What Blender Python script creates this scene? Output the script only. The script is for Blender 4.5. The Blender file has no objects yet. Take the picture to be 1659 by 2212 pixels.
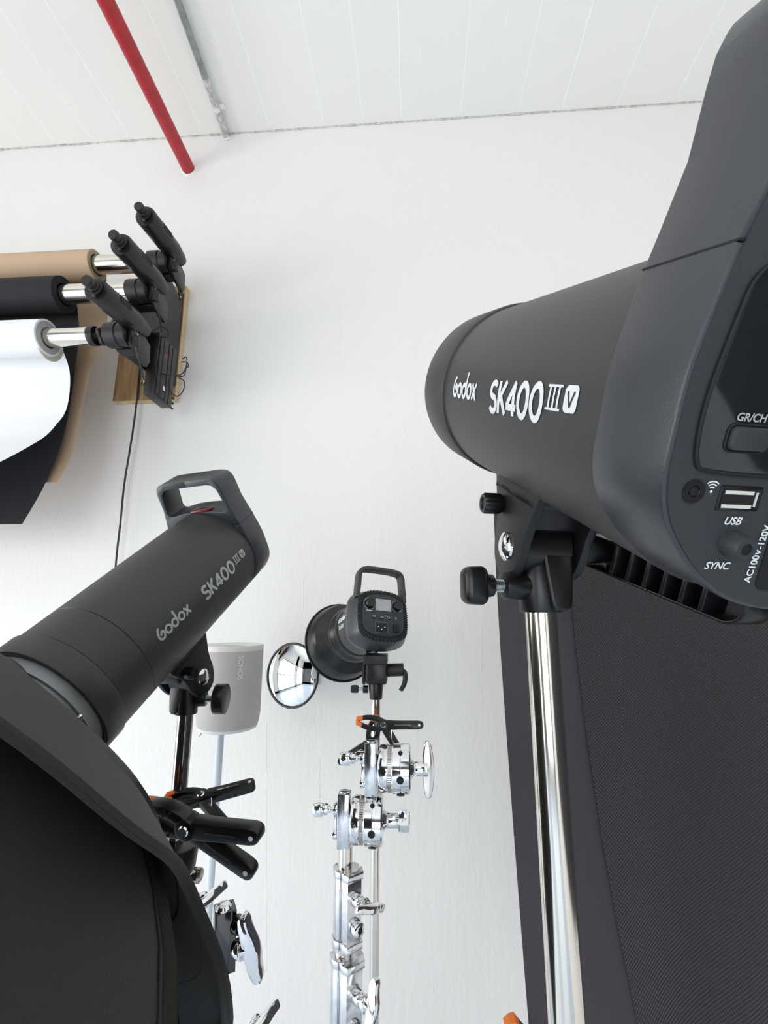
import bpy, bmesh, math, random
from mathutils import Vector as V, Matrix
random.seed(4)
PI = math.pi
S = bpy.context.scene
C = S.collection

# ------------------------------------------------------------------ camera
CH = 1.62                       # eye height; the back wall is 1.6 m away
F = 1000.0; CX, CY = 829.5, 1106.0
RX = V((0.99761863, 0.01098656, -0.06809086))
RY = V((0.06891307, -0.19940804, 0.97749037))
RZ = V((0.00283861, 0.97985495, 0.19969029))
WALL = 1.6
def w2(v):                       # camera (right, up, forward) -> world direction
    return V((RX.dot(v), RY.dot(v), RZ.dot(v)))
def ray(px, py): return w2(V(((px-CX)/F, -(py-CY)/F, 1.0)))
def L(px, py, Y):                # world point seen at a pixel, Y metres in front of the lens plane wall-wards
    r = ray(px, py); r = r*(Y/r.y); return V((r.x, r.y, r.z+CH))
def LX(px, py, X):
    r = ray(px, py); r = r*(X/r.x); return V((r.x, r.y, r.z+CH))
def camz(p):
    q = V((p.x, p.y, p.z-CH)); return q.x*RX.z + q.y*RY.z + q.z*RZ.z
def unit(p): return camz(p)/F    # metres per photo pixel at this point

cd = bpy.data.cameras.new('camera'); cam = bpy.data.objects.new('camera', cd); C.objects.link(cam)
cd.sensor_fit = 'VERTICAL'; cd.sensor_height = 36.0; cd.lens = F/2212.0*36.0; cd.clip_start = 0.01
r_, u_, f_ = w2(V((1,0,0))), w2(V((0,1,0))), w2(V((0,0,1)))
cam.matrix_world = Matrix(((r_.x, u_.x, -f_.x, 0), (r_.y, u_.y, -f_.y, 0), (r_.z, u_.z, -f_.z, CH), (0,0,0,1)))
S.camera = cam

# ------------------------------------------------------------------ light
S.view_settings.view_transform = 'Standard'; S.view_settings.look = 'None'
S.view_settings.gamma = 1.0; S.view_settings.use_curve_mapping = False
S.view_settings.exposure = 0.10
wd = bpy.data.worlds.new('sky'); S.world = wd; wd.use_nodes = True
wd.node_tree.nodes['Background'].inputs[0].default_value = (0.80, 0.89, 1.0, 1)
wd.node_tree.nodes['Background'].inputs[1].default_value = 1.0
def area(name, loc, rot, sx, sy, power, col):
    a = bpy.data.lights.new(name, 'AREA'); a.shape = 'RECTANGLE'; a.size = sx; a.size_y = sy
    a.energy = power; a.color = col
    o = bpy.data.objects.new(name, a); C.objects.link(o); o.location = loc; o.rotation_euler = rot
    o['kind'] = 'structure'
    return o
# daylight entering through the windows of the left wall and of the wall behind the photographer
XL, XR, YB, ZC = -3.6, 1.334, -4.2, CH+2.017
area('daylight_left_near', (XL-0.02, -0.4, 1.28), (0, -PI/2, 0), 2.3, 2.6, 84, (1.0, 0.985, 0.96))
area('daylight_left_far', (XL-0.02, -3.0, 1.28), (0, -PI/2, 0), 2.3, 1.6, 40, (1.0, 0.99, 0.97))
area('daylight_back', (-0.6, YB-0.02, 1.4), (PI/2, 0, 0), 2.8, 2.2, 74, (0.93, 0.97, 1.0))

# ------------------------------------------------------------------ materials
def mat(name, col, rough=0.5, metal=0.0, bump=0.0, bscale=200.0, spec=0.5, var=0.0, vscale=8.0,
        stretch=(1,1,1), coat=0.0, sheen=0.0, emit=None, bdist=0.002, rvar=0.0):
    m = bpy.data.materials.new(name); m.use_nodes = True; nt = m.node_tree; N = nt.nodes; b = N['Principled BSDF']
    b.inputs['Base Color'].default_value = (*col, 1); b.inputs['Roughness'].default_value = rough
    b.inputs['Metallic'].default_value = metal; b.inputs['Specular IOR Level'].default_value = spec
    b.inputs['Coat Weight'].default_value = coat; b.inputs['Sheen Weight'].default_value = sheen
    if emit:
        b.inputs['Emission Color'].default_value = (*emit[0], 1); b.inputs['Emission Strength'].default_value = emit[1]
    tc = N.new('ShaderNodeTexCoord'); mp = N.new('ShaderNodeMapping'); mp.inputs['Scale'].default_value = stretch
    nt.links.new(tc.outputs['Object'], mp.inputs['Vector'])
    if var > 0 or rvar > 0:
        n = N.new('ShaderNodeTexNoise'); n.inputs['Scale'].default_value = vscale; n.inputs['Detail'].default_value = 6
        nt.links.new(mp.outputs[0], n.inputs['Vector'])
        if var > 0:
            r = N.new('ShaderNodeValToRGB'); r.color_ramp.elements[0].position = 0.3; r.color_ramp.elements[1].position = 0.7
            r.color_ramp.elements[0].color = tuple(c*(1-var) for c in col)+(1,)
            r.color_ramp.elements[1].color = tuple(min(1, c*(1+var)) for c in col)+(1,)
            nt.links.new(n.outputs['Fac'], r.inputs[0]); nt.links.new(r.outputs[0], b.inputs['Base Color'])
        if rvar > 0:
            mr = N.new('ShaderNodeMapRange'); mr.inputs['To Min'].default_value = max(0.02, rough-rvar); mr.inputs['To Max'].default_value = rough+rvar
            nt.links.new(n.outputs['Fac'], mr.inputs['Value']); nt.links.new(mr.outputs[0], b.inputs['Roughness'])
    if bump > 0:
        n2 = N.new('ShaderNodeTexNoise'); n2.inputs['Scale'].default_value = bscale; n2.inputs['Detail'].default_value = 5
        nt.links.new(mp.outputs[0], n2.inputs['Vector'])
        bp = N.new('ShaderNodeBump'); bp.inputs['Strength'].default_value = bump; bp.inputs['Distance'].default_value = bdist
        nt.links.new(n2.outputs['Fac'], bp.inputs['Height']); nt.links.new(bp.outputs[0], b.inputs['Normal'])
    return m
def weave(m, scale, strength, dist=0.0006):          # crossed wave bump of a woven cloth
    nt = m.node_tree; N = nt.nodes; b = N['Principled BSDF']
    tc = N.new('ShaderNodeTexCoord'); hs = []
    for rot in (0.6, -0.97):
        mp = N.new('ShaderNodeMapping'); mp.inputs['Rotation'].default_value = (0, rot, 0)
        w = N.new('ShaderNodeTexWave'); w.inputs['Scale'].default_value = scale; w.bands_direction = 'X'
        nt.links.new(tc.outputs['Object'], mp.inputs['Vector']); nt.links.new(mp.outputs[0], w.inputs['Vector']); hs.append(w)
    a = N.new('ShaderNodeMath'); a.operation = 'ADD'
    nt.links.new(hs[0].outputs['Fac'], a.inputs[0]); nt.links.new(hs[1].outputs['Fac'], a.inputs[1])
    bp = N.new('ShaderNodeBump'); bp.inputs['Strength'].default_value = strength; bp.inputs['Distance'].default_value = dist
    pc = N.new('ShaderNodeMapRange'); pc.inputs['From Max'].default_value = 2.0; pc.inputs['To Min'].default_value = 0.55; pc.inputs['To Max'].default_value = 1.5
    nt.links.new(a.outputs[0], pc.inputs['Value']); mx = N.new('ShaderNodeVectorMath'); mx.operation = 'SCALE'; mx.inputs[0].default_value = tuple(b.inputs['Base Color'].default_value)[:3]
    nt.links.new(pc.outputs[0], mx.inputs['Scale']); nt.links.new(mx.outputs[0], b.inputs['Base Color'])
    nt.links.new(a.outputs[0], bp.inputs['Height']); nt.links.new(bp.outputs[0], b.inputs['Normal'])
    return m

M = {}
M['wall'] = mat('white_wall_paint', (0.85, 0.83, 0.805), 0.62, bump=0.35, bscale=60, stretch=(1, 1, 0.35), bdist=0.004, spec=0.3)
M['wall_dark'] = mat('dark_wall_for_reflections', (0.10, 0.10, 0.105), 0.7)  # unseen wall behind the camera, toned dark to darken reflections
M['ceiling'] = mat('white_ceiling_paint', (0.90, 0.895, 0.855), 0.65, bump=0.2, bscale=14, stretch=(1.6, 0.25, 1), bdist=0.004, spec=0.3)
M['crack'] = mat('cracked_plaster', (0.62, 0.61, 0.57), 0.9, var=0.35, vscale=60)
M['floor'] = mat('grey_floor', (0.60, 0.68, 0.78), 0.30, var=0.08)
M['red'] = mat('red_pipe_paint', (0.42, 0.022, 0.03), 0.42, var=0.10, vscale=30, bump=0.2, bscale=50)
M['galv'] = mat('galvanised_conduit', (0.30, 0.34, 0.34), 0.45, metal=0.4, var=0.25, vscale=40)
M['flash'] = mat('charcoal_lacquer', (0.030, 0.030, 0.0305), 0.46, bump=0.25, bscale=1800, spec=0.62, bdist=0.0003)
M['flash2'] = mat('charcoal_housing_plastic', (0.034, 0.037, 0.044), 0.34, bump=0.3, bscale=1500, spec=0.6, bdist=0.0003)
M['panel'] = mat('dark_panel_plastic', (0.030, 0.036, 0.040), 0.55, bump=0.2, bscale=1500, bdist=0.0002)
M['gloss'] = mat('glossy_black_screen', (0.012, 0.015, 0.017), 0.07, spec=0.6)
M['black'] = mat('black_plastic', (0.006, 0.006, 0.007), 0.34, bump=0.15, bscale=900, bdist=0.0003)
M['bracket'] = mat('matte_black_bracket', (0.009, 0.009, 0.010), 0.44, bump=0.3, bscale=1400, bdist=0.0003)
M['dark'] = mat('deep_black', (0.004, 0.004, 0.005), 0.7)
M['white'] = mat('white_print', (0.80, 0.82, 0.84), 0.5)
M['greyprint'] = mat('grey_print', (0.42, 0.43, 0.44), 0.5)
M['chrome'] = mat('polished_chrome', (0.86, 0.86, 0.87), 0.07, metal=1.0, rvar=0.04, vscale=60)
M['steel'] = mat('brushed_nickel_tube', (0.74, 0.70, 0.64), 0.14, metal=1.0)
M['darksteel'] = mat('dark_chrome_tube', (0.42, 0.40, 0.37), 0.12, metal=1.0)
M['cast'] = mat('satin_cast_metal', (0.70, 0.71, 0.73), 0.16, metal=1.0, var=0.10, vscale=120, bump=0.12, bscale=300, bdist=0.0006)
M['darkreflect'] = mat('chrome_dark_reflection', (0.10, 0.10, 0.105), 0.10, metal=1.0)  # chrome with its dark reflection put into the base colour
M['portmetal'] = mat('bright_port_metal', (0.80, 0.79, 0.74), 0.5, metal=0.3)
M['zinc'] = mat('zinc_thread', (0.60, 0.66, 0.66), 0.25, metal=1.0)
M['orange'] = mat('orange_plastic', (0.80, 0.17, 0.015), 0.45)
M['cloth'] = mat('black_softbox_nylon', (0.026, 0.0265, 0.025), 0.75, bump=0.5, bscale=1600, sheen=0.12, bdist=0.0006, spec=0.3)
M['clothp'] = mat('softbox_panel_nylon', (0.034, 0.036, 0.035), 0.75, bump=0.6, bscale=1200, sheen=0.12, bdist=0.0008, spec=0.3)
M['cloth2'] = mat('black_seam_tape', (0.030, 0.027, 0.023), 0.85, bump=0.5, bscale=900, bdist=0.0006, spec=0.2)
M['thread'] = mat('black_stitching', (0.005, 0.005, 0.007), 0.8)
M['drape'] = weave(mat('charcoal_woven_fabric', (0.036, 0.033, 0.036), 0.80, sheen=0.15, spec=0.3), 75, 1.0, 0.0012)
M['drape2'] = weave(mat('charcoal_hem_fabric', (0.048, 0.043, 0.049), 0.80, sheen=0.15, spec=0.3), 150, 0.4)
M['ptan'] = mat('tan_backdrop_paper', (0.56, 0.40, 0.27), 0.8, spec=0.2)
M['pblack'] = mat('black_backdrop_paper', (0.018, 0.018, 0.020), 0.75, spec=0.3)
M['pwhite'] = mat('white_backdrop_paper', (0.86, 0.87, 0.89), 0.8, spec=0.2)
M['pcore'] = mat('cardboard_core', (0.33, 0.28, 0.20), 0.8)
M['pedge'] = mat('cream_paper_edge', (0.62, 0.58, 0.47), 0.8)
M['plyedge'] = mat('pale_plywood_edge', (0.66, 0.50, 0.29), 0.7, var=0.2, vscale=30, stretch=(1, 1, 6))
M['ply'] = mat('brown_plywood_face', (0.36, 0.22, 0.105), 0.6, var=0.35, vscale=9, stretch=(6, 1, 0.6))
M['spk'] = mat('white_speaker_grille', (0.52, 0.505, 0.49), 0.6, bump=0.4, bscale=900, bdist=0.0004)
M['spkcap'] = mat('white_speaker_cap', (0.80, 0.78, 0.75), 0.5)
M['whitepipe'] = mat('white_painted_pipe', (0.70, 0.76, 0.84), 0.35)
M['mirror'] = mat('mirror_glass', (0.86, 0.88, 0.87), 0.02, metal=1.0)
M['lcd'] = mat('grey_lcd', (0.28, 0.28, 0.30), 0.35)
M['ringgrey'] = mat('grey_diffusing_metal', (0.33, 0.34, 0.35), 0.5, metal=0.3)
M['reddigit'] = mat('red_digits', (0.6, 0.03, 0.02), 0.5, emit=((0.9, 0.05, 0.03), 0.6))
M['rubber'] = mat('black_cable_rubber', (0.016, 0.017, 0.018), 0.5)
M['knobtip'] = mat('dark_red_glass', (0.14, 0.02, 0.025), 0.15)

# ------------------------------------------------------------------ geometry helpers
def frame(y, up=V((0,0,1)), loc=V((0,0,0))):         # local +Y along y, +Z near up
    y = y.normalized(); z = (up - y*up.dot(y)).normalized(); x = y.cross(z)
    m = Matrix(((x.x, y.x, z.x, loc.x), (x.y, y.y, z.y, loc.y), (x.z, y.z, z.z, loc.z), (0,0,0,1))); return m
def perp(a):
    a = a.normalized(); b = V((0,0,1)) if abs(a.z) < 0.9 else V((1,0,0))
    x = a.cross(b).normalized(); return x, a.cross(x).normalized()
class MB:
    def __init__(s): s.b = bmesh.new()
    def _merge(s, t):
        me = bpy.data.meshes.new('tmp'); t.to_mesh(me); t.free(); s.b.from_mesh(me); bpy.data.meshes.remove(me)
    def box(s, c, size, bev=0.0, m=None, seg=2):
        t = bmesh.new(); bmesh.ops.create_cube(t, size=1.0)
        for v in t.verts: v.co = V((v.co.x*size[0], v.co.y*size[1], v.co.z*size[2]))
        if bev > 0: bmesh.ops.bevel(t, geom=t.edges[:], offset=bev, segments=seg, affect='EDGES', profile=0.5)
        for v in t.verts:
            p = v.co
            if m is not None: p = m.to_3x3() @ p
            v.co = p + V(c)
        s._merge(t); return s
    def lathe(s, prof, p0, ax, seg=48, a0=0.0, a1=2*PI, fn=None):   # prof: (distance along axis, radius)
        p0 = V(p0); ax = V(ax).normalized(); x, y = perp(ax); t = s.b; rows = []
        full = abs(a1-a0-2*PI) < 1e-6; n = seg if full else seg+1
        for (h, r) in prof:
            if r < 1e-7: rows.append([t.verts.new(p0+ax*h)]); continue
            rr = []
            for i in range(n):
                a = a0+(a1-a0)*i/seg; k = fn(h, a) if fn else 1.0
                rr.append(t.verts.new(p0+ax*h+(x*math.cos(a)+y*math.sin(a))*r*k))
            rows.append(rr)
        for A, B in zip(rows, rows[1:]):
            for i in range(seg):
                j = (i+1) % n if full else i+1
                q = [A[i % len(A)], A[j % len(A)], B[j % len(B)], B[i % len(B)]]
                u = []
                for v in q:
                    if v not in u: u.append(v)
                if len(u) > 2:
                    try: t.faces.new(u)
                    except ValueError: pass
        return s
    def cyl(s, p0, p1, r0, r1=None, seg=32, bev=0.0):
        p0 = V(p0); p1 = V(p1); h = (p1-p0).length; r1 = r0 if r1 is None else r1; b = min(bev, r0*0.9, r1*0.9 if r1 else 1, h*0.45)
        pr = [(0, 0), (0, r0-b)] + ([(b*0.3, r0-b*0.3), (b, r0)] if b > 0 else []) + \
             ([(h-b, r1), (h-b*0.3, r1-b*0.3)] if b > 0 else []) + [(h, r1-b), (h, 0)]
        if b == 0: pr = [(0, 0), (0, r0), (h, r1), (h, 0)]
        return s.lathe(pr, p0, p1-p0, seg)
    def tube(s, pts, r, seg=10):
        pts = [V(p) for p in pts]; t = s.b; prev = None; rings = []; n = len(pts)
        x = None
        for i, p in enumerate(pts):
            d = (pts[min(i+1, n-1)]-pts[max(i-1, 0)]).normalized()
            if x is None: x, _ = perp(d)
            x = (x-d*x.dot(d)).normalized(); y = d.cross(x)
            rr = r(i/(n-1)) if callable(r) else r
            rings.append([t.verts.new(p+(x*math.cos(2*PI*k/seg)+y*math.sin(2*PI*k/seg))*rr) for k in range(seg)])
        for A, B in zip(rings, rings[1:]):
            for k in range(seg): t.faces.new([A[k], A[(k+1) % seg], B[(k+1) % seg], B[k]])
        t.faces.new(rings[0][::-1]); t.faces.new(rings[-1]); return s
    def prism(s, poly, m, d0, d1, bev=0.0, seg=2, scale1=1.0):    # poly in local XZ, extruded along local Y from d0 to d1
        t = bmesh.new(); A = [t.verts.new((x, d0, z)) for x, z in poly]; B = [t.verts.new((x*scale1, d1, z*scale1)) for x, z in poly]
        n = len(poly); fa = t.faces.new(A); fb = t.faces.new(B[::-1])
        for i in range(n): t.faces.new([A[i], B[i], B[(i+1) % n], A[(i+1) % n]])
        bmesh.ops.recalc_face_normals(t, faces=t.faces[:])
        if bev > 0:
            ed = list({e for f in (fa, fb) for e in f.edges})
            bmesh.ops.bevel(t, geom=ed, offset=bev, segments=seg, affect='EDGES', profile=0.5, clamp_overlap=True)
        if m is not None: bmesh.ops.transform(t, matrix=m, verts=t.verts[:])
        s._merge(t); return s
    def grid(s, rows, close=False):
        t = s.b; g = [[t.verts.new(V(p)) for p in r] for r in rows]
        for A, B in zip(g, g[1:]):
            n = len(A)
            for i in range(n if close else n-1):
                j = (i+1) % n; t.faces.new([A[i], A[j], B[j], B[i]])
        return s
    def face(s, pts):
        s.b.faces.new([s.b.verts.new(V(p)) for p in pts]); return s
    def xf(s, m): bmesh.ops.transform(s.b, matrix=m, verts=s.b.verts[:]); return s
    def build(s, name, m, parent=None, smooth=True, thick=0.0, ang=38, world=False, weld=False):
        b = s.b
        if weld: bmesh.ops.remove_doubles(b, verts=b.verts[:], dist=1e-6)
        if world and parent is not None:
            root = parent
            while root.parent: root = root.parent
            bmesh.ops.transform(b, matrix=ROOTM[root.name].inverted(), verts=b.verts[:])
        bmesh.ops.recalc_face_normals(b, faces=b.faces[:])
        if thick: 
            bmesh.ops.solidify(b, geom=b.faces[:], thickness=thick)
            bmesh.ops.recalc_face_normals(b, faces=b.faces[:])
        b.normal_update()
        for f in b.faces: f.smooth = smooth
        for e in b.edges:
            if len(e.link_faces) == 2 and e.calc_face_angle(0) > math.radians(ang): e.smooth = False
        me = bpy.data.meshes.new(name); b.to_mesh(me); b.free()
        me.materials.append(m if not isinstance(m, str) else M[m])
        o = bpy.data.objects.new(name, me); C.objects.link(o)
        if parent is not None: o.parent = parent
        return o
ROOTM = {}
def thing(name, label, cat, m=None, group=None):
    o = bpy.data.objects.new(name, None); C.objects.link(o); o.empty_display_size = 0.05
    if m is None: m = Matrix.Identity(4)
    if isinstance(m, V): m = Matrix.Translation(m)
    o.matrix_world = m; ROOTM[o.name] = m.copy()
    o['label'] = label; o['category'] = cat
    if group: o['group'] = group
    return o
def tag(o, label, cat, group=None):
    o['label'] = label; o['category'] = cat
    if group: o['group'] = group
    return o
def struct(o): o['kind'] = 'structure'; return o
def copy_tree(o, m, label):
    r = o.copy(); C.objects.link(r); r.matrix_world = m; r['label'] = label; ROOTM[r.name] = m.copy()
    def rec(src, dst):
        for ch in list(src.children):
            c = ch.copy(); C.objects.link(c); c.parent = dst; c.matrix_parent_inverse = ch.matrix_parent_inverse.copy(); rec(ch, c)
    rec(o, r); return r
def rrect(w, h, r, n=5, cx=0, cy=0):
    pts = []
    for (sx, sy, a) in ((1, 1, 0), (-1, 1, PI/2), (-1, -1, PI), (1, -1, 1.5*PI)):
        for i in range(n+1):
            t = a+i/n*PI/2; pts.append((cx+sx*(w/2-r)+r*math.cos(t), cy+sy*(h/2-r)+r*math.sin(t)))
    return pts
def smoothpoly(pts, it=2, closed=True):               # Chaikin corner cutting
    for _ in range(it):
        q = []; n = len(pts)
        for i in range(n if closed else n-1):
            a = pts[i]; b = pts[(i+1) % n]
            q.append(tuple(a[k]*0.75+b[k]*0.25 for k in range(len(a)))); q.append(tuple(a[k]*0.25+b[k]*0.75 for k in range(len(a))))
        if not closed: q = [pts[0]]+q+[pts[-1]]
        pts = q
    return pts
def catmull(pts, n=8):
    pts = [V(p) for p in pts]; out = []
    for i in range(len(pts)-1):
        p0 = pts[max(i-1, 0)]; p1 = pts[i]; p2 = pts[i+1]; p3 = pts[min(i+2, len(pts)-1)]
        for k in range(n):
            t = k/n; out.append(0.5*((2*p1)+(p2-p0)*t+(2*p0-5*p1+4*p2-p3)*t*t+(3*p1-p0-3*p2+p3)*t**3))
    out.append(pts[-1]); return out
# --- lettering: stroke ribbons (u to the right, v up) mapped by fn(u, v) -> point
def arc(cx, cy, rx, ry, a0, a1, n=22):
    return [(cx+rx*math.cos(math.radians(a0+(a1-a0)*i/n)), cy+ry*math.sin(math.radians(a0+(a1-a0)*i/n))) for i in range(n+1)]
def line(a, b, n=4): return [(a[0]+(b[0]-a[0])*i/n, a[1]+(b[1]-a[1])*i/n) for i in range(n+1)]
def ribbon(mb, pts, w, fn):
    n = len(pts); Lr = []; closed = math.dist(pts[0], pts[-1]) < 1e-9
    for i in range(n):
        a = pts[i-1] if i else (pts[-2] if closed else pts[0]); b = pts[i+1] if i < n-1 else (pts[1] if closed else pts[-1])
        dx, dy = b[0]-a[0], b[1]-a[1]; l = math.hypot(dx, dy) or 1; nx, ny = -dy/l*w/2, dx/l*w/2
        Lr.append([fn(pts[i][0]+nx, pts[i][1]+ny), fn(pts[i][0], pts[i][1]), fn(pts[i][0]-nx, pts[i][1]-ny)])
    mb.grid(Lr)
def g_S(x, w, h):
    r = h*0.235; cx = x+w/2; rx = w*0.42
    return [arc(cx, h-r-0.01*h, rx, r, 25, 270, 20)[:] + arc(cx, r+0.01*h, rx, r+h*0.03, 90, -160, 20)]
GL = {
 'K': (0.60, lambda x: [line((x+.08, 0), (x+.08, 1)), line((x+.56, 1), (x+.12, .42)), line((x+.24, .55), (x+.58, 0))]),
 '4': (0.68, lambda x: [line((x+.50, 0), (x+.50, .98)), line((x+.54, .98), (x+.06, .27)), line((x+.02, .25), (x+.70, .25))]),
 '0': (0.72, lambda x: [arc(x+.36, .5, .28, .45, 0, 360, 36)]),
 'S': (0.62, lambda x: [arc(x+.31, .72, .23, .22, 30, 265, 20)+arc(x+.31, .26, .25, .23, 85, -155, 20)]),
 'o': (0.66, lambda x: [arc(x+.32, .30, .25, .26, 0, 360, 30)]),
 'd': (0.70, lambda x: [arc(x+.32, .30, .25, .26, 0, 360, 30), line((x+.58, .28), (x+.58, 1.06))]),
 'x': (0.60, lambda x: [line((x+.06, .0), (x+.54, .62)), line((x+.06, .62), (x+.54, .0))]),
 'G': (0.70, lambda x: [[(x+.36, .86), (x+.22, .72), (x+.12, .56)]+arc(x+.34, .32, .26, .28, 155, 375, 26)+[(x+.58, .47), (x+.50, .53)], [(x+.50, .55), (x+.36, .47), (x+.31, .30)]]),
}
def strokes(mb, text, fn, h, w=0.15, gap=0.1, sx=1.0):
    x = 0.0
    for ch in text:
        wd_, g = GL[ch]
        for st in g(x): ribbon(mb, [(p[0]*h*sx, p[1]*h) for p in st], w*h, fn)
        x += wd_+gap
    return x*h*sx
def text_into(mb, s, fn, size, bold=0.0, shear=0.0, align='CENTER', sub=0):
    cu = bpy.data.curves.new('t', 'FONT'); cu.body = s; cu.size = size; cu.offset = bold; cu.shear = shear
    cu.align_x = align; cu.align_y = 'CENTER'; cu.resolution_u = 6
    o = bpy.data.objects.new('t', cu); C.objects.link(o); dg = bpy.context.evaluated_depsgraph_get()
    me = bpy.data.meshes.new_from_object(o.evaluated_get(dg)); bpy.data.objects.remove(o); bpy.data.curves.remove(cu)
    t = bmesh.new(); t.from_mesh(me); bpy.data.meshes.remove(me)
    for v in t.verts: v.co = V(fn(v.co.x, v.co.y))
    mb._merge(t)

# ------------------------------------------------------------------ the room
b = MB()
def wallbox(name, c, size, m, holes=None):
    return struct(MB().box(c, size).build(name, m, smooth=False))
wallbox('wall_back', ((XL+XR)/2, WALL+0.1, ZC/2), (XR-XL+0.4, 0.2, ZC+0.4), 'wall')
wallbox('wall_right', (XR+0.1, (WALL+YB)/2, ZC/2), (0.2, WALL-YB, ZC+0.4), 'wall')
wallbox('floor', ((XL+XR)/2, (WALL+YB)/2, -0.1), (XR-XL+0.4, WALL-YB+0.4, 0.2), 'floor')
# left wall and the wall behind, each pierced by window openings
b = MB()
z0, z1 = 0.13, 2.43
for (ya, yb) in ((YB, -3.8), (-2.2, -1.7), (0.9, WALL)): b.box((XL-0.1, (ya+yb)/2, ZC/2), (0.2, yb-ya, ZC))
for (za, zb) in ((0, z0), (z1, ZC)): b.box((XL-0.1, (YB+WALL)/2, (za+zb)/2), (0.2, WALL-YB, zb-za))
struct(b.build('wall_left', 'wall', smooth=False))
b = MB()
for (xa, xb) in ((XL, -2.0), (0.8, XR)): b.box(((xa+xb)/2, YB-0.1, ZC/2), (xb-xa, 0.2, ZC))
for (za, zb) in ((0, 0.3), (2.5, ZC)): b.box(((XL+XR)/2, YB-0.1, (za+zb)/2), (XR-XL, 0.2, zb-za))
struct(b.build('wall_front', 'wall_dark', smooth=False))
def winframe(name, axis, c, w, h, nx):
    b = MB(); t = 0.05
    for i in range(nx+1):
        o = -w/2+w*i/nx; p = (c[0], c[1]+o, c[2]) if axis == 'x' else (c[0]+o, c[1], c[2]); b.box(p, (t, t, h))
    for o in (-h/2, 0, h/2):
        p = (c[0], c[1], c[2]+o); b.box(p, (t, w, t) if axis == 'x' else (w, t, t))
    struct(b.build(name, 'black', smooth=False))
winframe('window_1', 'x', (XL+0.03, -0.4, 1.28), 2.6, 2.3, 3)
winframe('window_2', 'x', (XL+0.03, -3.0, 1.28), 1.6, 2.3, 2)
winframe('window_3', 'y', (-0.6, YB+0.03, 1.4), 2.8, 2.2, 3)
# ceiling slab with the plaster ridges left by its formwork boards
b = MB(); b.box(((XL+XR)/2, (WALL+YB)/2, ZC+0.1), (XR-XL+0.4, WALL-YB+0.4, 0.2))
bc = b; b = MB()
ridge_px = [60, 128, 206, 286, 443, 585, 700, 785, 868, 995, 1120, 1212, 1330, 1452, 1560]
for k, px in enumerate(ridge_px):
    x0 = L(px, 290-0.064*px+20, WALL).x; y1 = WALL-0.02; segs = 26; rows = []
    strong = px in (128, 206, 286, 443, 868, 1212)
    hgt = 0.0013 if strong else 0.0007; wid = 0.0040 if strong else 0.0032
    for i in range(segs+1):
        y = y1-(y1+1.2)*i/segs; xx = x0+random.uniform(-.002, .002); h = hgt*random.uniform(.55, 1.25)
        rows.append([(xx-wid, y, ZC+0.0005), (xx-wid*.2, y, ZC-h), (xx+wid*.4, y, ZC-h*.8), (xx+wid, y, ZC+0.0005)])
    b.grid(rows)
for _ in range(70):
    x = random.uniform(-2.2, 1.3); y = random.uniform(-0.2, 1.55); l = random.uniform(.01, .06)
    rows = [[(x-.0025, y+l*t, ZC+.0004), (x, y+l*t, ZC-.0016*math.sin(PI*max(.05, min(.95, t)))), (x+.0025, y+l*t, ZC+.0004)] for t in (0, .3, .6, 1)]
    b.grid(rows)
struct(b.build('trim_4', mat('lit_plaster_ridges', (.97, .97, .95), .7), smooth=True)); struct(bc.build('ceiling', 'ceiling', smooth=True))  # ridges coloured whiter than the ceiling, as if catching light
# ragged crack between wall and ceiling
b = MB(); rows = []; n = 420
for i in range(n+1):
    x = XL+(XR-XL)*i/n; h = (.0008+.0018*abs(math.sin(i*.37)*math.sin(i*.11+1)))*random.uniform(.7, 1.3); d = random.uniform(-.001, .0015)
    rows.append([(x, WALL-.002, ZC-.0005-h+d), (x, WALL-.0035, ZC-.0003), (x, WALL-.004-h*1.6, ZC-.0008)])
b.grid(rows); struct(b.build('trim_1', 'crack', smooth=False))
b = MB()
for q in range(9):
    a = q/9*2*PI; b.box((L(1600, 213, WALL).x-.03+.03*math.cos(a)*random.random(), WALL-.004-.012*random.random(), ZC-.001), (.018, .004, .003))
struct(b.build('trim_2', 'crack', smooth=False))
# small blisters and filled holes in the wall paint
b = MB()
for (px, py, r) in ((995, 1171, .006), (985, 1198, .003), (1066, 165, .002), (948, 1178, .0035), (1336, 548, .003), (1219, 607, .002), (880, 1798, .004), (700, 500, .002), (935, 2140, .004), (600, 1260, .003)):
    p = L(px, py, WALL); b.lathe([(0, r), (.0008, r*.7), (.0011, 0)], p, V((0, -1, 0)), 12)
for (px, py0, py1) in ((735, 640, 780), (655, 1240, 1320), (575, 1560, 2100), (690, 1640, 1770), (1040, 1350, 1500)):
    rows = []
    for i in range(14):
        p = L(px+random.uniform(-1, 1), py0+(py1-py0)*i/13, WALL); rows.append([p+V((-.0015, 0, 0)), p+V((0, -.0008, 0)), p+V((.0015, 0, 0))])
    b.grid(rows)
struct(b.build('trim_3', 'wall'))

# red sprinkler pipe and galvanised conduit
e = L(418, 381, WALL); s_ = L(392, 331, WALL-0.25)
t = thing('sprinkler_pipe', 'red painted pipe running from the ceiling into the back wall', 'pipe', e)
p_far = L(411, 372, WALL+.01); rr = 0.0265
d = (L(228, 0, 0.62*WALL+.16)-p_far)
q0 = ray(228, 0)
# the pipe runs nearly square to the wall: find the point on the ray through its upper end
k = (p_far-V((0,0,CH))).y; a_ = V((0.06, -1, 0.0))
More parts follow.
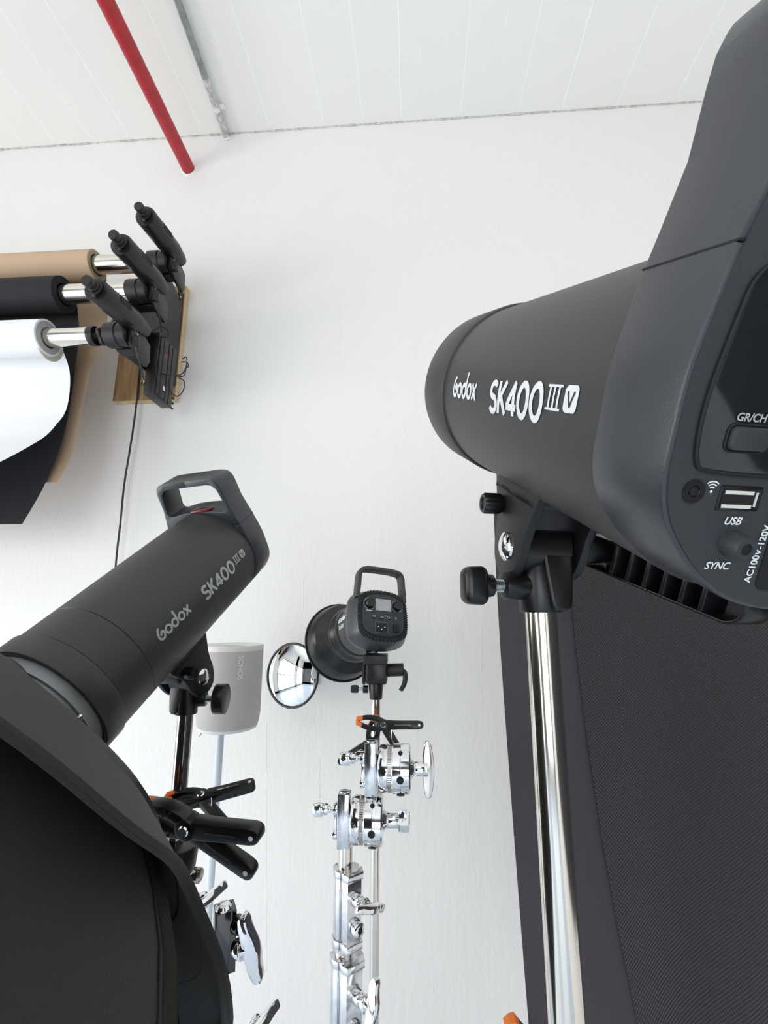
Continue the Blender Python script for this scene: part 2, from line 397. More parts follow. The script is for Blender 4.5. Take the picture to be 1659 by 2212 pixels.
# height of the pipe stays constant: intersect ray with the pipe's horizontal plane
sc = (p_far.z-CH)/q0.z; far = V((q0.x*sc, q0.y*sc, p_far.z)); dr = (far-p_far).normalized()
MB().cyl(p_far+dr*-.02, p_far+dr*3.2, rr, seg=40).build('pipe', 'red', t, world=True)
MB().lathe([(0, rr*1.0), (0, rr*1.28), (.004, rr*1.22), (.007, rr*1.02)], p_far+V((0, -.010, 0)), V((0, -1, 0)), 22, fn=lambda h, a: 1+.07*math.sin(5*a+1)+.05*math.sin(9*a)).build('plaster_collar', 'wall', t, world=True)
t = thing('ceiling_conduit', 'grey galvanised conduit clipped along the white ceiling, painted near the wall', 'conduit', L(490, 285, WALL))
sc = 2.004/ray(385, 0).z; q = ray(385, 0)*sc; zc_ = ZC-.020
a = V((L(491, 288, WALL).x, WALL-.002, zc_)); bq = V((q.x, q.y, zc_)); dr = (bq-a).normalized()
MB().cyl(a+dr*.22, a+dr*3.0, .0125, seg=20).build('tube', 'galv', t, world=True)
MB().cyl(a, a+dr*.235, .0132, seg=20).build('painted_end', mat('chipped_white_paint', (.60, .61, .60), .6, var=.38, vscale=55, bump=.5, bscale=80), t, world=True)
b = MB(); c = a+dr*.12; b.cyl(c-dr*.008, c+dr*.008, .0135, seg=20); b.box(c+V((.018, 0, .009)), (.03, .018, .005), .001); b.cyl(c+V((.022, 0, .009)), c+V((.022, 0, .001)), .004, seg=10)
b.build('clip', 'ceiling', t, world=True)
MB().tube([a+V((-.01, 0, -.006)), a+V((.004, -.005, -.012)), a+V((.016, 0, -.004))], .006, 8).build('plaster_blob', 'ceiling', t, world=True)

# ------------------------------------------------------------------ the two studio flashes (local: +Y to the front, +Z up, origin on the axis at the housing's front plane)
R0 = 0.0625
half = [(0, -.055), (.018, -.055), (.033, -.0515), (.046, -.0435), (.055, -.034), (.0603, -.026), (.0630, -.016), (.0634, -.004), (.0634, .010), (.0620, .022), (.0585, .041)]
half = [(p.x, p.y) for p in catmull([(x, z, 0) for x, z in half], 3)]
lower = half+[(-x, z) for x, z in half[::-1] if x > 0]
handle_o = [(.0585, .0415), (.0560, .052), (.0520, .070), (.0512, .088)]+[(x, y) for x, y in [(p.x, p.y) for p in catmull([(.0505, .095, 0), (.0475, .102, 0), (.042, .1055, 0), (.034, .107, 0)], 3)]]
handle_i = [(.030, .0985), (.038, .097), (.0432, .091), (.0455, .078), (.0475, .066), (.0460, .061), (.040, .0600)]
def flash(name, label, m, cap, twist):
    t = thing(name, label, 'studio flash', m)
    b = MB()
    if cap:
        b.lathe([(-.001, 0), (-.001, R0), (.204, R0)], (0, 0, 0), (0, 1, 0), 96)
        b.lathe([(.204, R0), (.204, R0-.0012), (.206, R0-.0012)], (0, 0, 0), (0, 1, 0), 96)
    else:
        b.lathe([(-.001, 0), (-.001, R0), (.2003, R0), (.2008, R0-.0006), (.2013, R0), (.2380, R0), (.2385, R0-.0006), (.239, R0), (.2390, R0)], (0, 0, 0), (0, 1, 0), 96)
    body = b.build('body', 'flash', t)
    if cap:
        MB().lathe([(.2035, R0-.002), (.2052, R0-.002), (.2056, R0+.0012), (.2070, R0+.0020), (.262, R0+.0020), (.268, R0+.0010), (.272, R0-.003), (.2735, R0-.010), (.2735, 0)], (0, 0, 0), (0, 1, 0), 96).build('front_cap', 'flash', t)
    else:
        MB().lathe([(.2388, R0-.001), (.2392, R0+.0013), (.2405, R0+.002), (.259, R0+.002), (.2610, R0+.0012), (.2610, R0-.003), (.255, R0-.006), (.255, 0)], (0, 0, 0), (0, 1, 0), 96).build('bayonet_ring', 'flash', t)
    hs = MB().prism(lower, None, -.033, .001, .0009, 2).build('rear_housing', 'flash2', t)
    # handle loop
    arcb = [(.0400*(1-i/10*2), .0600+.004*math.sin(PI*i/10)) for i in range(11)]
    outer = handle_o+[(-x, z) for x, z in handle_o[::-1]]
    inner = handle_i[:-1]+arcb+[(-x, z) for x, z in handle_i[::-1][1:]]
    # build as left/right legs + top bar + bottom sill so the opening stays open
    b = MB()
    right = [(.0585, .0415)]+handle_o[1:]+[(0, .107), (0, .0985)]+handle_i[:-1]+[(.040, .0600), (.02, .0632), (0, .0640), (0, .0415)]
    b.prism(right, None, -.033, .001, .0009, 2); b.prism([(-x, z) for x, z in right[::-1]], None, -.033, .001, .0009, 2)
    hd = b.build('handle', 'flash2', t)
    MB().box((-.006, -.004, .0640), (.030, .012, .003), .0012).build('status_window', 'knobtip', hd)
    MB().box((0, -.016, .0413), (.1172, .0345, .0006)).build('seam', 'dark', hd)
    # lettering on the left flank
    def side(u, v, h=.0003):             # u runs from front to rear, v up
        a = PI - v/R0 - twist; y = .18-u; return V(((R0+h)*math.cos(a), y, (R0+h)*math.sin(a)))
    b = MB(); strokes(b, 'Godox', lambda u, v: side(u, v-.0048), .0150, .165, .0, sx=1.0)
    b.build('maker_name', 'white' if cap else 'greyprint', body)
    b = MB(); o = .0735; strokes(b, 'SK400', lambda u, v: side(u+o, v-.0092), .0160, .20, .06, sx=1.10)
    o2 = o+.0655
    def blk(x0, z0, x1, z1):
        n = 4; b.grid([[side(x0+(x1-x0)*i/n, z0+(z1-z0)*j/n) for j in range(n+1)] for i in range(n+1)])
    for i in range(3): blk(o2+.0018+i*.0036, -.0030, o2+.0032+i*.0036, .0062)
    blk(o2, .0056, o2+.0122, .0066); blk(o2, -.0034, o2+.0122, -.0024)
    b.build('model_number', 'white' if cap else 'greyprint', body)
    b = MB(); o3 = o2+.0145; w_, h_ = .0096, .0100
    pl = rrect(w_, h_, .0022, 5, o3+w_/2, .0016); cpt = side(o3+w_/2, .0016, .0003)
    vs = [b.b.verts.new(side(x, z, .0003)) for x, z in pl]; cv = b.b.verts.new(cpt)
    for i in range(len(vs)): b.b.faces.new([vs[i], vs[(i+1) % len(vs)], cv])
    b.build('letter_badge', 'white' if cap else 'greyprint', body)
    b = MB(); vf = lambda u, v: side(u, v, .0005)
    ribbon(b, line((o3+.0024, .0044), (o3+.0048, -.0014)), .0010, vf); ribbon(b, line((o3+.0048, -.0014), (o3+.0072, .0044)), .0010, vf)
    b.build('letter', 'flash', body)
    # tilt yoke under the body (fixed to the body at y=.132)
    yv = .130
    cheek = smoothpoly([(yv+.036, -.048), (yv+.029, -.066), (yv+.021, -.078), (yv+.0205, -.098), (yv+.014, -.114), (yv-.002, -.119), (yv-.016, -.114), (yv-.023, -.098), (yv-.024, -.082), (yv-.031, -.064), (yv-.038, -.048)], 2)
    yk = Matrix(((0, 1, 0, 0), (1, 0, 0, 0), (0, 0, 1, 0), (0, 0, 0, 1)))   # polygon x -> local y, depth -> local x
    b = MB()
    for x0 in (-.030, .010):
        b.prism(cheek, yk, x0, x0+.006, .0012)
    b.box((-.007, yv, -.0605), (.046, .062, .005), .001); b.box((-.007, yv+.006, -.070), (.036, .040, .022), .002)
    yo = b.build('yoke', 'bracket', t)
    pv = V((0, yv-.002, -.096))
    MB().lathe([(0, .0098), (.0015, .0094), (.0032, .006), (.0038, 0)], pv+V((-.030, 0, 0)), (-1, 0, 0), 28).build('pivot_bolt', 'chrome', yo)
    # small knurled lock knob at the top of the cheek
    kx = pv+V((-.030, .018, .024))
    b = MB(); b.lathe([(0, .0055), (.002, .0068), (.012, .0068), (.0135, .0060), (.0135, .0042), (.0125, .0038), (.0125, 0)], kx, (-1, 0, 0), 48, fn=lambda h, a: 1+.04*(1 if math.sin(a*18) > 0 else -1) if .001 < h < .013 else 1)
    b.build('lock_knob', 'black', t)
    return t, pv
uA = V((-0.19074534, 0.86176853, 0.47007576)); cA = V((0.14987554, 0.03534622, -0.00398276+CH))
uB = V((0.20682862, 0.76685387, 0.60758297)); cB = V((-0.36952069, 0.26392285, -0.20731786+CH))
mA = frame(uA, loc=cA+uA*.143)
mB_ = frame(-uB, loc=cB+uB*.457)
mB_ = mB_ @ Matrix.Rotation(math.radians(1.5), 4, 'Y')
fA, pvA = flash('studio_flash', 'large charcoal studio flash with white lettering, nearest the camera at right', mA, True, 0.0)
fB, pvB = flash('studio_flash', 'charcoal studio flash tilted down into the black softbox at left', mB_, False, .12)

# rear control panel of the near flash
yp = -.033
def onp(u, v, h=.0004): return V((u, yp-h, v))
def mirrored(u, v, h=.0004): return V((u, yp-h, v))
b = MB(); rim = [(x*.985, z*.985) for x, z in lower]
b.prism([(x*.978, z*.978) for x, z in half]+[(.052, .06), (.050, .088), (.046, .096), (.036, .100)]+[(-x, z) for x, z in [(.036, .100), (.046, .096), (.050, .088), (.052, .06)]]+[(-x*.978, z*.978) for x, z in half[::-1] if x > 0], None, yp-.0006, yp+.001)
b.build('rear_panel', 'panel', fA)
disp = smoothpoly([(-.0520, -.0140), (-.0562, -.0110), (-.0575, .004), (-.055, .022), (-.0525, .0365), (-.040, .0385), (0, .039), (.040, .0385), (.0525, .0365), (.055, .022), (.0575, .004), (.0562, -.0110), (.0520, -.0140), (0, -.0140)], 3)
b = MB(); b.prism(disp, None, yp-.0012, yp-.0002, .0004)
dp = b.build('display', 'gloss', fA)
b = MB(); pp = [(x, yp-.0012, z) for x, z in disp]; pp.append(pp[0]); b.tube(pp, .0006, 6); b.build('display_rim', 'dark', dp)
b = MB(); b.prism(rrect(.034, .020, .002, 3, -.014, .016), None, yp-.0014, yp-.0011); b.build('screen', 'lcd', dp)
b = MB(); b.prism(rrect(.0115, .0062, .0016, 5, -.0425, -.0042), None, yp-.0028, yp-.0008, .0006); b.build('button', 'panel', dp)
b = MB(); pp = [(x, yp-.0013, z) for x, z in rrect(.0125, .0070, .0019, 5, -.0425, -.0042)]; pp.append(pp[0]); b.tube(pp, .0004, 6); b.build('button_gap', 'dark', dp)
b = MB(); b.prism(rrect(.0115, .0062, .0016, 5, -.022, -.0042), None, yp-.0028, yp-.0008, .0006); b.build('button', 'panel', dp)
b = MB(); b.lathe([(0, .011), (.010, .0105), (.012, .009), (.012, 0)], (.030, yp-.001, .008), (0, -1, 0), 40); b.build('dial', 'black', dp)
def lab(txt, u, v, size, bold=.00008, shear=.25, rot=0, m='white', parent=fA, sx=1.0, h=.0009, align='CENTER'):
    b = MB(); c, s = math.cos(rot), math.sin(rot)
    text_into(b, txt, lambda x, y: onp(u+(x*sx)*c-y*s, v+(x*sx)*s+y*c, h), size, bold, shear, align)
    return b.build('lettering', m, parent, smooth=False)
lab('GR/CH', -.0432, .0012, .0029, shear=.1, m='greyprint', h=.0016, parent=dp)
lab('USB', -.0392, -.0270, .0031)
lab('SYNC', -.0400, -.0405, .0031)
lab('AC100V-120V~60Hz', -.0285, -.0455, .0030, shear=0, rot=PI/2-.06, align='LEFT')
b = MB(); b.lathe([(0, .0030), (.0004, .0030), (.0004, .0017), (0, .0015), (0, 0)], (-.0535, yp-.0006, -.019), (0, -1, 0), 28); b.build('panel_screw', 'black', fA)
b = MB(); b.lathe([(0, .0014), (.0002, 0)], (-.0535, yp-.0008, -.019), (0, -1, 0), 6); b.build('screw_socket', 'dark', fA)
b = MB(); b.lathe([(0, .0034), (.0001, .0034), (.0001, .0029)], (-.0535, yp-.0008, -.019), (0, -1, 0), 28); b.build('screw_recess', 'dark', fA)
b = MB()
for i in range(3): ribbon(b, arc(-.0484, -.0186, .0010+.0008*i, .0010+.0008*i, 48, 132, 10), .0004, lambda u, v: onp(u, v, .0009))
vs = [onp(-.0484+.00042*math.cos(2*PI*i/14), -.0188+.00042*math.sin(2*PI*i/14), .0009) for i in range(14)]; b.face(vs)
b.build('wireless_mark', 'white', fA, smooth=False)
b = MB(); b.prism(rrect(.0132, .0072, .0007, 3, -.0390, -.0205), None, yp-.0010, yp-.0002, .0003); us = b.build('usb_port', 'black', fA)
b = MB(); b.box((-.0390, yp-.0011, -.0205), (.0118, .0004, .0056)); b.build('port_opening', 'dark', us)
b = MB(); b.box((-.0400, yp-.0012, -.0187), (.0088, .0006, .0010)); b.box((-.0400, yp-.0012, -.0226), (.0092, .0006, .0010)); b.box((-.0345, yp-.0012, -.0205), (.0006, .0006, .0040)); b.build('port_shield', 'portmetal', us)
b = MB(); b.lathe([(0, .0040), (.002, .0038), (.0055, .0034), (.006, .0031), (.006, .0017), (.003, .0016), (.003, 0)], (-.0375, yp, -.0335), (0, -1, 0), 32); jk = b.build('sync_socket', 'panel', fA)
b = MB(); b.lathe([(0, .0016), (.0001, 0)], (-.0375, yp-.0055, -.0335), (0, -1, 0), 20); b.build('socket_hole', 'dark', jk)
b = MB(); b.prism(rrect(.048, .026, .003, 5, -.0015, -.0350), None, yp-.0009, yp-.0002); ac = b.build('mains_socket', 'dark', fA)
b = MB(); b.prism(rrect(.040, .020, .003, 5, .0010, -.0350), None, yp-.0015, yp-.0002, .0004); b.build('socket_insert', 'panel', ac)

# stand adapter, tightening knob and lever under a flash
def mount(t, m, pv, pole_r, knob_dir, kshift, lever, kstyle):
    w = m @ (pv+V((-.0090, 0, 0)))                 # pivot in world
    z = V((0, 0, 1)); sx = (m.to_3x3() @ V((1, 0, 0))).normalized(); fy = sx.cross(z).normalized()*-1
    fy = z.cross(sx).normalized(); mm = Matrix(((sx.x, fy.x, 0, w.x), (sx.y, fy.y, 0, w.y), (0, 0, 1, w.z), (0, 0, 0, 1)))
    b = MB()
    b.lathe([(-.0163, 0), (-.0163, .0165), (-.015, .018), (.015, .018), (.0163, .0165), (.0163, 0)], mm @ V((0, 0, 0)), sx, 32)
    b.prism(smoothpoly([(-.004, .012), (.0160, .012), (.0160, -.004), (.0145, -.030), (.0130, -.0415), (.0005, -.0415), (-.001, -.030), (-.004, -.004)], 1), mm, -.0165, .0135, .002, 3)
    b.cyl(mm @ V((0, 0, -.006)), mm @ V((0, 0, -.0422)), .0135, .0130, seg=32, bev=.001)
    ad = b.build('stand_adapter', 'black', t, world=True)
    kd = (mm.to_3x3() @ V(knob_dir)).normalized(); kb = mm @ V((0, 0, -.0255))-kd*kshift
    MB().cyl(kb+kd*.010, kb+kd*.029, .0092, .0085, seg=28, bev=.0008).build('knob_boss', 'black', ad, world=True)
    b = MB(); pr = [(.026, 0), (.026, .0038)]
    x_ = .028
    while x_ < .042: pr += [(x_, .0040), (x_+.0005, .0033), (x_+.0010, .0040)]; x_ += .0012
    b.lathe(pr+[(.044, .0038), (.044, 0)], kb, kd, 18); b.build('threaded_bolt', 'zinc', ad, world=True)
    if kstyle == 0:                                  # wide wing-shaped knob
        km = frame(kd, z, kb)
        b = MB(); b.cyl(kb+kd*.036, kb+kd*.043, .0070, .0078, seg=24, bev=.0006)
        b.prism(smoothpoly([(-.0080, -.0125), (.0080, -.0125), (.0090, .0), (.0080, .0125), (-.0080, .0125), (-.0090, 0)], 2), km, .041, .056, .004, 4, scale1=.92)
        b.build('tightening_knob', 'black', t, world=True)
    else:
        MB().cyl(kb+kd*.040, kb+kd*.053, .0172, seg=48, bev=.0012).build('tightening_knob', 'black', t, world=True)
    return w, mm, kb, kd
wA, mmA, kbA, kdA = mount(fA, mA, pvA, .0098, (-1, -.05, 0), .0035, True, 0)
wB, mmB, kbB, kdB = mount(fB, mB_, pvB, .0085, (-.86, -.32, 0), .006, False, 1)
# long ribbed tilt lever of the near flash, on the far cheek, reaching back under the body
a0 = mA @ (pvA+V((.016, 0, 0))); 
end = None
def campoint(px, py, z): v = w2(V(((px-CX)/F*z, -(py-CY)/F*z, z))); v.z += CH; return v
le = campoint(1562, 1313, .235); dv = (le-a0).normalized(); ln = (le-a0).length
side_ = (mA.to_3x3() @ V((1, 0, 0))).normalized(); nz = side_.cross(dv).normalized()
lm = Matrix(((nz.x, side_.x, dv.x, a0.x), (nz.y, side_.y, dv.y, a0.y), (nz.z, side_.z, dv.z, a0.z), (0, 0, 0, 1)))
b = MB(); b.cyl(a0, a0+side_*.026, .0115, .0095, seg=32, bev=.001); b.build('lever_hub', 'bracket', fA, world=True)
b = MB(); W_ = .0105
rail = smoothpoly([(-W_, .01), (W_, .01), (W_, ln), (0, ln+.008), (-W_, ln)], 1)
for sx_ in (-1, 1): b.box((sx_*W_, .016, ln/2), (.0018, .016, ln-.01), .0005)
b.prism([(x, z) for x, z in arc(0, ln-.006, W_+.0009, .0105, 0, 180, 14)]+[(x, z) for x, z in arc(0, ln-.006, W_-.0009, .0085, 180, 0, 14)], None, .008, .024, .0004)
for i in range(6): b.box((0, .016, .022+i*(ln-.034)/5.4), (W_*2, .015, .0024), .0003)
b.xf(lm); tl = b.build('tilt_lever', 'black', fA, world=True)
b = MB(); b.box((0, .0240, ln/2), (W_*2, .0018, ln-.008)); b.xf(lm); b.build('lever_back', 'flash2', tl, world=True)

# poles of the stands
def pole(t, top, z_lo, r, m, name='pole', seg=40):
    MB().cyl(top, V((top.x, top.y, z_lo)), r, seg=seg).build(name, m, t, world=True)
def feet(t, x, y, r=.20, h=.34, m='black', ph=.5):
    for k in range(3):
        a = k*2*PI/3+ph; MB().tube([(x, y, h), (x+.03*math.cos(a), y+.03*math.sin(a), h-.02), (x+r*math.cos(a), y+r*math.sin(a), .012)], .010, 10).build('leg', m, t, world=True)
t = thing('light_stand', 'chrome light stand pole carrying the large near flash at right', 'light stand', V((wA.x, wA.y, 0)))
pole(t, wA+V((0, 0, -.036)), .30, .0098, 'steel'); feet(t, wA.x, wA.y)
t = thing('light_stand', 'dark chrome light stand pole under the left flash, behind the softbox', 'light stand', V((wB.x, wB.y, 0)))
pole(t, wB+V((0, 0, -.036)), .30, .0088, 'darksteel'); feet(t, wB.x, wB.y)
zc1 = LX(395, 1815, wB.x).z if False else L(395, 1822, wB.y).z
MB().cyl((wB.x, wB.y, zc1), (wB.x, wB.y, zc1-.045), .026, .022, seg=32, bev=.004).build('locking_collar', 'black', t, world=True)

# ------------------------------------------------------------------ softbox on the left flash (local frame of a cone along the flash axis; t measured as in cB+uB*t)
fr = frame(-uB)                                     # columns x, y(front), z(up)
xB, zB = V((fr[0][0], fr[1][0], fr[2][0])), V((fr[0][2], fr[1][2], fr[2][2]))
def sb(tv, az, r):
    a = math.radians(az); return cB+uB*tv+(xB*math.cos(a)+zB*math.sin(a))*r
t = thing('softbox', 'huge black fabric softbox filling the lower left corner', 'softbox', cB+uB*.15)
b = MB(); b.lathe([(.250, .040), (.252, .0575), (.2700, .0575), (.2705, .0545), (.300, .0545), (.300, .02)], mB_ @ V((0, 0, 0)), -uB, 72); b.build('mounting_ring', 'ringgrey', t, world=True)
b = MB(); b.lathe([(0, .0028), (.003, .0026), (.004, 0)], sb(.183, 172, .060), (sb(.183, 172, .070)-sb(.183, 172, .060)), 14); b.build('ring_screw', 'chrome', t, world=True)
prof = [(.1720, .0640), (.1700, .0690), (.1640, .0860), (.158, .108), (.146, .143), (.130, .173), (.112, .203), (.096, .229), (.084, .2485), (.0815, .2535), (.0835, .2555)]
def tmod(az, tv):                     # the cover pulls up towards the flash and bunches towards the front
    a = az % 360
    up = .020*(1-math.exp(-((a-152)/34)**2))*max(0, min(1, (tv-.135)/.04))
    dn = .020*math.exp(-((a-182)/16)**2)*max(0, min(1, (.150-tv)/.065))
    return tv+up+dn
def wob(az, tv): return 1+(.012*math.sin(math.radians(az)*3+1.2)+.008*math.sin(math.radians(az)*7+.4)+.004*math.sin(math.radians(az)*17))*max(0, (.165-tv)/.08)
b = MB(); pr = catmull([(p[0], p[1], 0) for p in prof], 4); rows = []
for p in pr: rows.append([sb(tmod(az, p[0]), az, (p[1]-1.2*max(0, tmod(az, p[0])-p[0])*(p[0] < .13))*wob(az, p[0])) for az in range(0, 360, 3)])
b.grid(rows, close=True); cv = b.build('collar_cover', 'cloth', t, world=True, thick=.0012)
# stitched seams and raised piping around the cover
def pr_at(tv):
    for p, q in zip(prof, prof[1:]):
        if p[0] >= tv >= q[0]: k = (p[0]-tv)/(p[0]-q[0]+1e-9); return p[1]+(q[1]-p[1])*k
    return prof[-1][1]
def cvp(tv, az, h=.0009): 
    tt = tmod(az, tv); return sb(tt, az, (pr_at(tv)-1.2*max(0, tt-tv)*(tv < .13))*wob(az, tv)+h)
for tv in (.121, .101):
    b = MB(); b.tube([cvp(tv, az) for az in range(0, 361, 3)], .0009 if tv > .11 else .0006, 5); b.build('stitching', 'thread', cv, world=True)
b = MB(); b.tube([cvp(.0825, az, -.001) for az in range(0, 361, 3)], .0030, 8); b.build('hem', 'cloth', cv, world=True)
# main shell: eight panels between ribs
RIB0 = 181
SP = [(.140, .135), (.135, .150), (.120, .180), (.100, .208), (.077, .236), (.050, .258), (.020, .280), (-.010, .297), (-.040, .310)]
def shell(tv, az):
    for p, q in zip(SP, SP[1:]):
        if p[0] >= tv >= q[0]: base = p[1]+(q[1]-p[1])*(p[0]-tv)/(p[0]-q[0]); break
    ph = ((az-RIB0+22.5) % 45)-22.5
    return base*(1/math.cos(math.radians(22.5-abs(ph)))*math.cos(math.radians(22.5)))
tvs = [.135, .12, .105, .09, .07, .05, .03, .01, -.01, -.03]
panels = []
for k in range(8):
    a0_ = RIB0+45*k; b = MB()
    rows = [[sb(tv, a0_+45*j/8, shell(tv, a0_+45*j/8)) for j in range(9)] for tv in tvs]
    b.grid(rows); b.build('shell_panel', 'clothp', t, world=True, thick=.001)
for k in range(8):
    a0_ = RIB0+45*k; b = MB(); rows = []
    for tv in tvs:
        r = shell(tv, a0_); w = .0065; da = math.degrees(w/r)
        rows.append([sb(tv, a0_-da, shell(tv, a0_-da)+.0006), sb(tv, a0_-da*.9, shell(tv, a0_-da)+.0025), sb(tv, a0_, r+.0030), sb(tv, a0_+da*.9, shell(tv, a0_+da)+.0025), sb(tv, a0_+da, shell(tv, a0_+da)+.0006)])
    b.grid(rows); rb = b.build('seam_tape', 'cloth2', t, world=True)
    b = MB()
    for sg in (-.9,):
        b.tube([sb(tv, a0_+sg*math.degrees(.0105/shell(tv, a0_)), shell(tv, a0_+sg*math.degrees(.0105/shell(tv, a0_)))+.0006) for tv in tvs], .0006, 5)
    b.build('stitching', 'thread', rb, world=True)
b = MB(); rows = [[sb(tvs[-1]-d_, az, shell(tvs[-1], az)*(1-(.02 if d_ else 0))) for az in range(0, 360, 5)] for d_ in (0, .015)]
b.grid(rows, close=True); b.build('front_rim', 'cloth2', t, world=True, thick=.003)
b = MB(); b.face([sb(tvs[-1]-.004, az, shell(tvs[-1], az)*.985) for az in range(0, 360, 5)]); b.build('diffuser', 'pwhite', t, world=True, smooth=False)

# ------------------------------------------------------------------ black fabric panel at right
YP = .95
def dp_(px, py, Y): return L(px, py, Y)
t = thing('fabric_backdrop', 'black woven fabric backdrop panel hanging behind the near light stand', 'backdrop', V((L(1300, 1600, YP).x, YP, 0)))
pys = [1085, 1150, 1240, 1400, 1600, 1800, 2000, 2212, 2420, 2700]
def xl(py): return 1066+(py-1080)*.033+max(0, py-1300)*.0345+max(0, py-1080)**2*6e-6*.9
def xh(py): return 1232+(py-1150)*.085+max(0, py-1240)**2*7.0e-5
def yd(py): return YP-.10*max(0, (py-1085))/1300
b = MB(); rows = []
for py in pys:
    a = dp_(xl(py), py, yd(py)); c = dp_(xh(py), py, yd(py)-.012); rows.append([a.lerp(c, i/6)+V((0, -.006*math.sin(PI*i/6), 0)) for i in range(7)])
b.grid(rows); b.build('hem', 'drape2', t, world=True, thick=.0015)
b = MB(); rows = []
for py in pys:
    c = dp_(xh(py)-14, py, yd(py)-.0085); e_ = L(1900, py, yd(py)+.02); zz_ = c.z
    rr_ = []
    for i in range(15):
        q = c.lerp(V((e_.x, e_.y, zz_)), i/14); q.y += .016*math.sin(min(1, i/3)*PI/2)-.01*math.sin(i*.7+py*.001); rr_.append(q)
    zk_ = L(1300, py, YP).z
    for k_, (ex_, ey_) in enumerate(((1.16, .80), (1.25, .60), (1.27, .2), (1.27, -.3), (1.27, -.9), (1.27, -1.6))): rr_.append(V((ex_, ey_, zz_)))  # unseen run along the right wall, added to darken chrome reflections
    rows.append(rr_)
b.grid(rows); b.build('main_cloth', 'drape', t, world=True, thick=.0015)
p0 = dp_(xl(1085), 1085, YP); p1 = L(1900, 1085, YP+.02)
MB().tube([(p0.x, YP+.008, p0.z), (p1.x, YP+.02, p0.z), (1.17, .81, p0.z), (1.26, .6, p0.z), (1.28, -1.6, p0.z)], .007, 12).build('top_rail', 'black', t, world=True)
pb = rows[-1]
MB().box(((p0.x+p1.x)/2+.05, YP-.06, .02), (p1.x-p0.x, .25, .04), .004).build('foot', 'black', t, world=True)
for xx in (p0.x+.06, p1.x-.05): MB().cyl((xx, YP+.035, .02), (xx, YP+.012, p0.z), .009, seg=14).build('upright', 'black', t, world=True)

# ------------------------------------------------------------------ spring clamps (local: pivot at origin, handles towards +X, jaws towards -X, flat in XZ)
def clamp_parts(t, ha, hb, scale=1.0, gloss='black', red=False):
    def lever(sgn, ang, nm):
        # jaw half stays near the axis; handle swings by ang
        c, s = math.cos(math.radians(ang)), math.sin(math.radians(ang))
        hnd = [(.004, .0085), (.022, .0075), (.050, .0075), (.068, .0078), (.073, .0040), (.073, -.0030), (.068, -.0070), (.050, -.0072), (.022, -.0078), (.004, -.0085)]
        H = smoothpoly([(x*c-z*s, x*s+z*c) for x, z in hnd], 1)
        J = smoothpoly([(.006, .007*sgn), (-.010, .0135*sgn), (-.030, .0135*sgn), (-.047, .0080*sgn), (-.050, .0020*sgn), (-.044, .0010*sgn), (-.030, .0045*sgn), (-.012, .0040*sgn), (.006, -.006*sgn)], 1)
        y0, y1 = (-.0070, .0070) if sgn > 0 else (-.0055, .0055)
        b = MB()
        # channel-shaped handle: web + flanges
        b.prism(H, None, y0, y1, .0016)
        b.prism(J if sgn > 0 else J[::-1], None, y0*1.05, y1*1.05, .0016)
        b.cyl((0, y0*1.1, 0), (0, y1*1.1, 0), .0098, seg=24, bev=.001)
        b.xf(Matrix.Scale(scale, 4)); lv = b.build(nm, gloss, t)
        b = MB(); b.box((.036*c, y0-.0002, .036*s), (.030, .0006, .0016), 0, Matrix.Rotation(-math.radians(ang), 4, 'Y')); b.xf(Matrix.Scale(scale, 4)); b.build('grip_groove', 'cast', lv)
        b = MB(); b.cyl((.066*c, y0-.0003, .066*s), (.066*c, y1+.0003, .066*s), .0022, seg=16); b.xf(Matrix.Scale(scale, 4)); b.build('hanging_hole', 'white', lv)
        b = MB(); b.prism([(-.0400, .0100*sgn), (-.0505, .0075*sgn), (-.0520, .0000), (-.0480, -.0005*sgn), (-.0385, .0030*sgn)][::1 if sgn > 0 else -1], None, -.0078, .0078, .0008)
        b.xf(Matrix.Scale(scale, 4)); b.build('jaw_pad', 'orange', t)
        b = MB()
        for i in range(3):
            for j in (-1, 1): b.lathe([(0, .0011), (.0006, .0009), (.0007, 0)], ((-.016-.007*i), y0*1.05, (.0088+.0024*j)*sgn), (0, -1, 0), 10)
        b.xf(Matrix.Scale(scale, 4)); b.build('grip_dots', gloss, lv)
    lever(1, ha, 'lever'); lever(-1, hb, 'lever')
    b = MB(); b.lathe([(-.0090, 0), (-.0090, .0040), (-.0078, .0050), (.0078, .0050), (.0090, .0040), (.0090, 0)], (0, 0, 0), (0, 1, 0), 24); b.xf(Matrix.Scale(scale, 4)); b.build('rivet', 'chrome', t)
    pts = []
    for i in range(61):
        a = i/60*2*PI*4; pts.append((.010+.0045*math.cos(a), -.005+.010*i/60, -.001+.0045*math.sin(a)))
    b = MB(); b.tube(pts, .0008, 6); b.tube([pts[0], (.030*math.cos(math.radians(hb)), -.005, .030*math.sin(math.radians(hb)))], .0008, 6); b.xf(Matrix.Scale(scale, 4)); b.build('spring', 'chrome', t)
def rotm(p, roll, yaw=0, pitch=0):   # roll turns in the picture plane
    return Matrix.Translation(p) @ Matrix.Rotation(math.radians(yaw), 4, 'Z') @ Matrix.Rotation(math.radians(pitch), 4, 'X') @ Matrix.Rotation(-math.radians(roll), 4, 'Y')

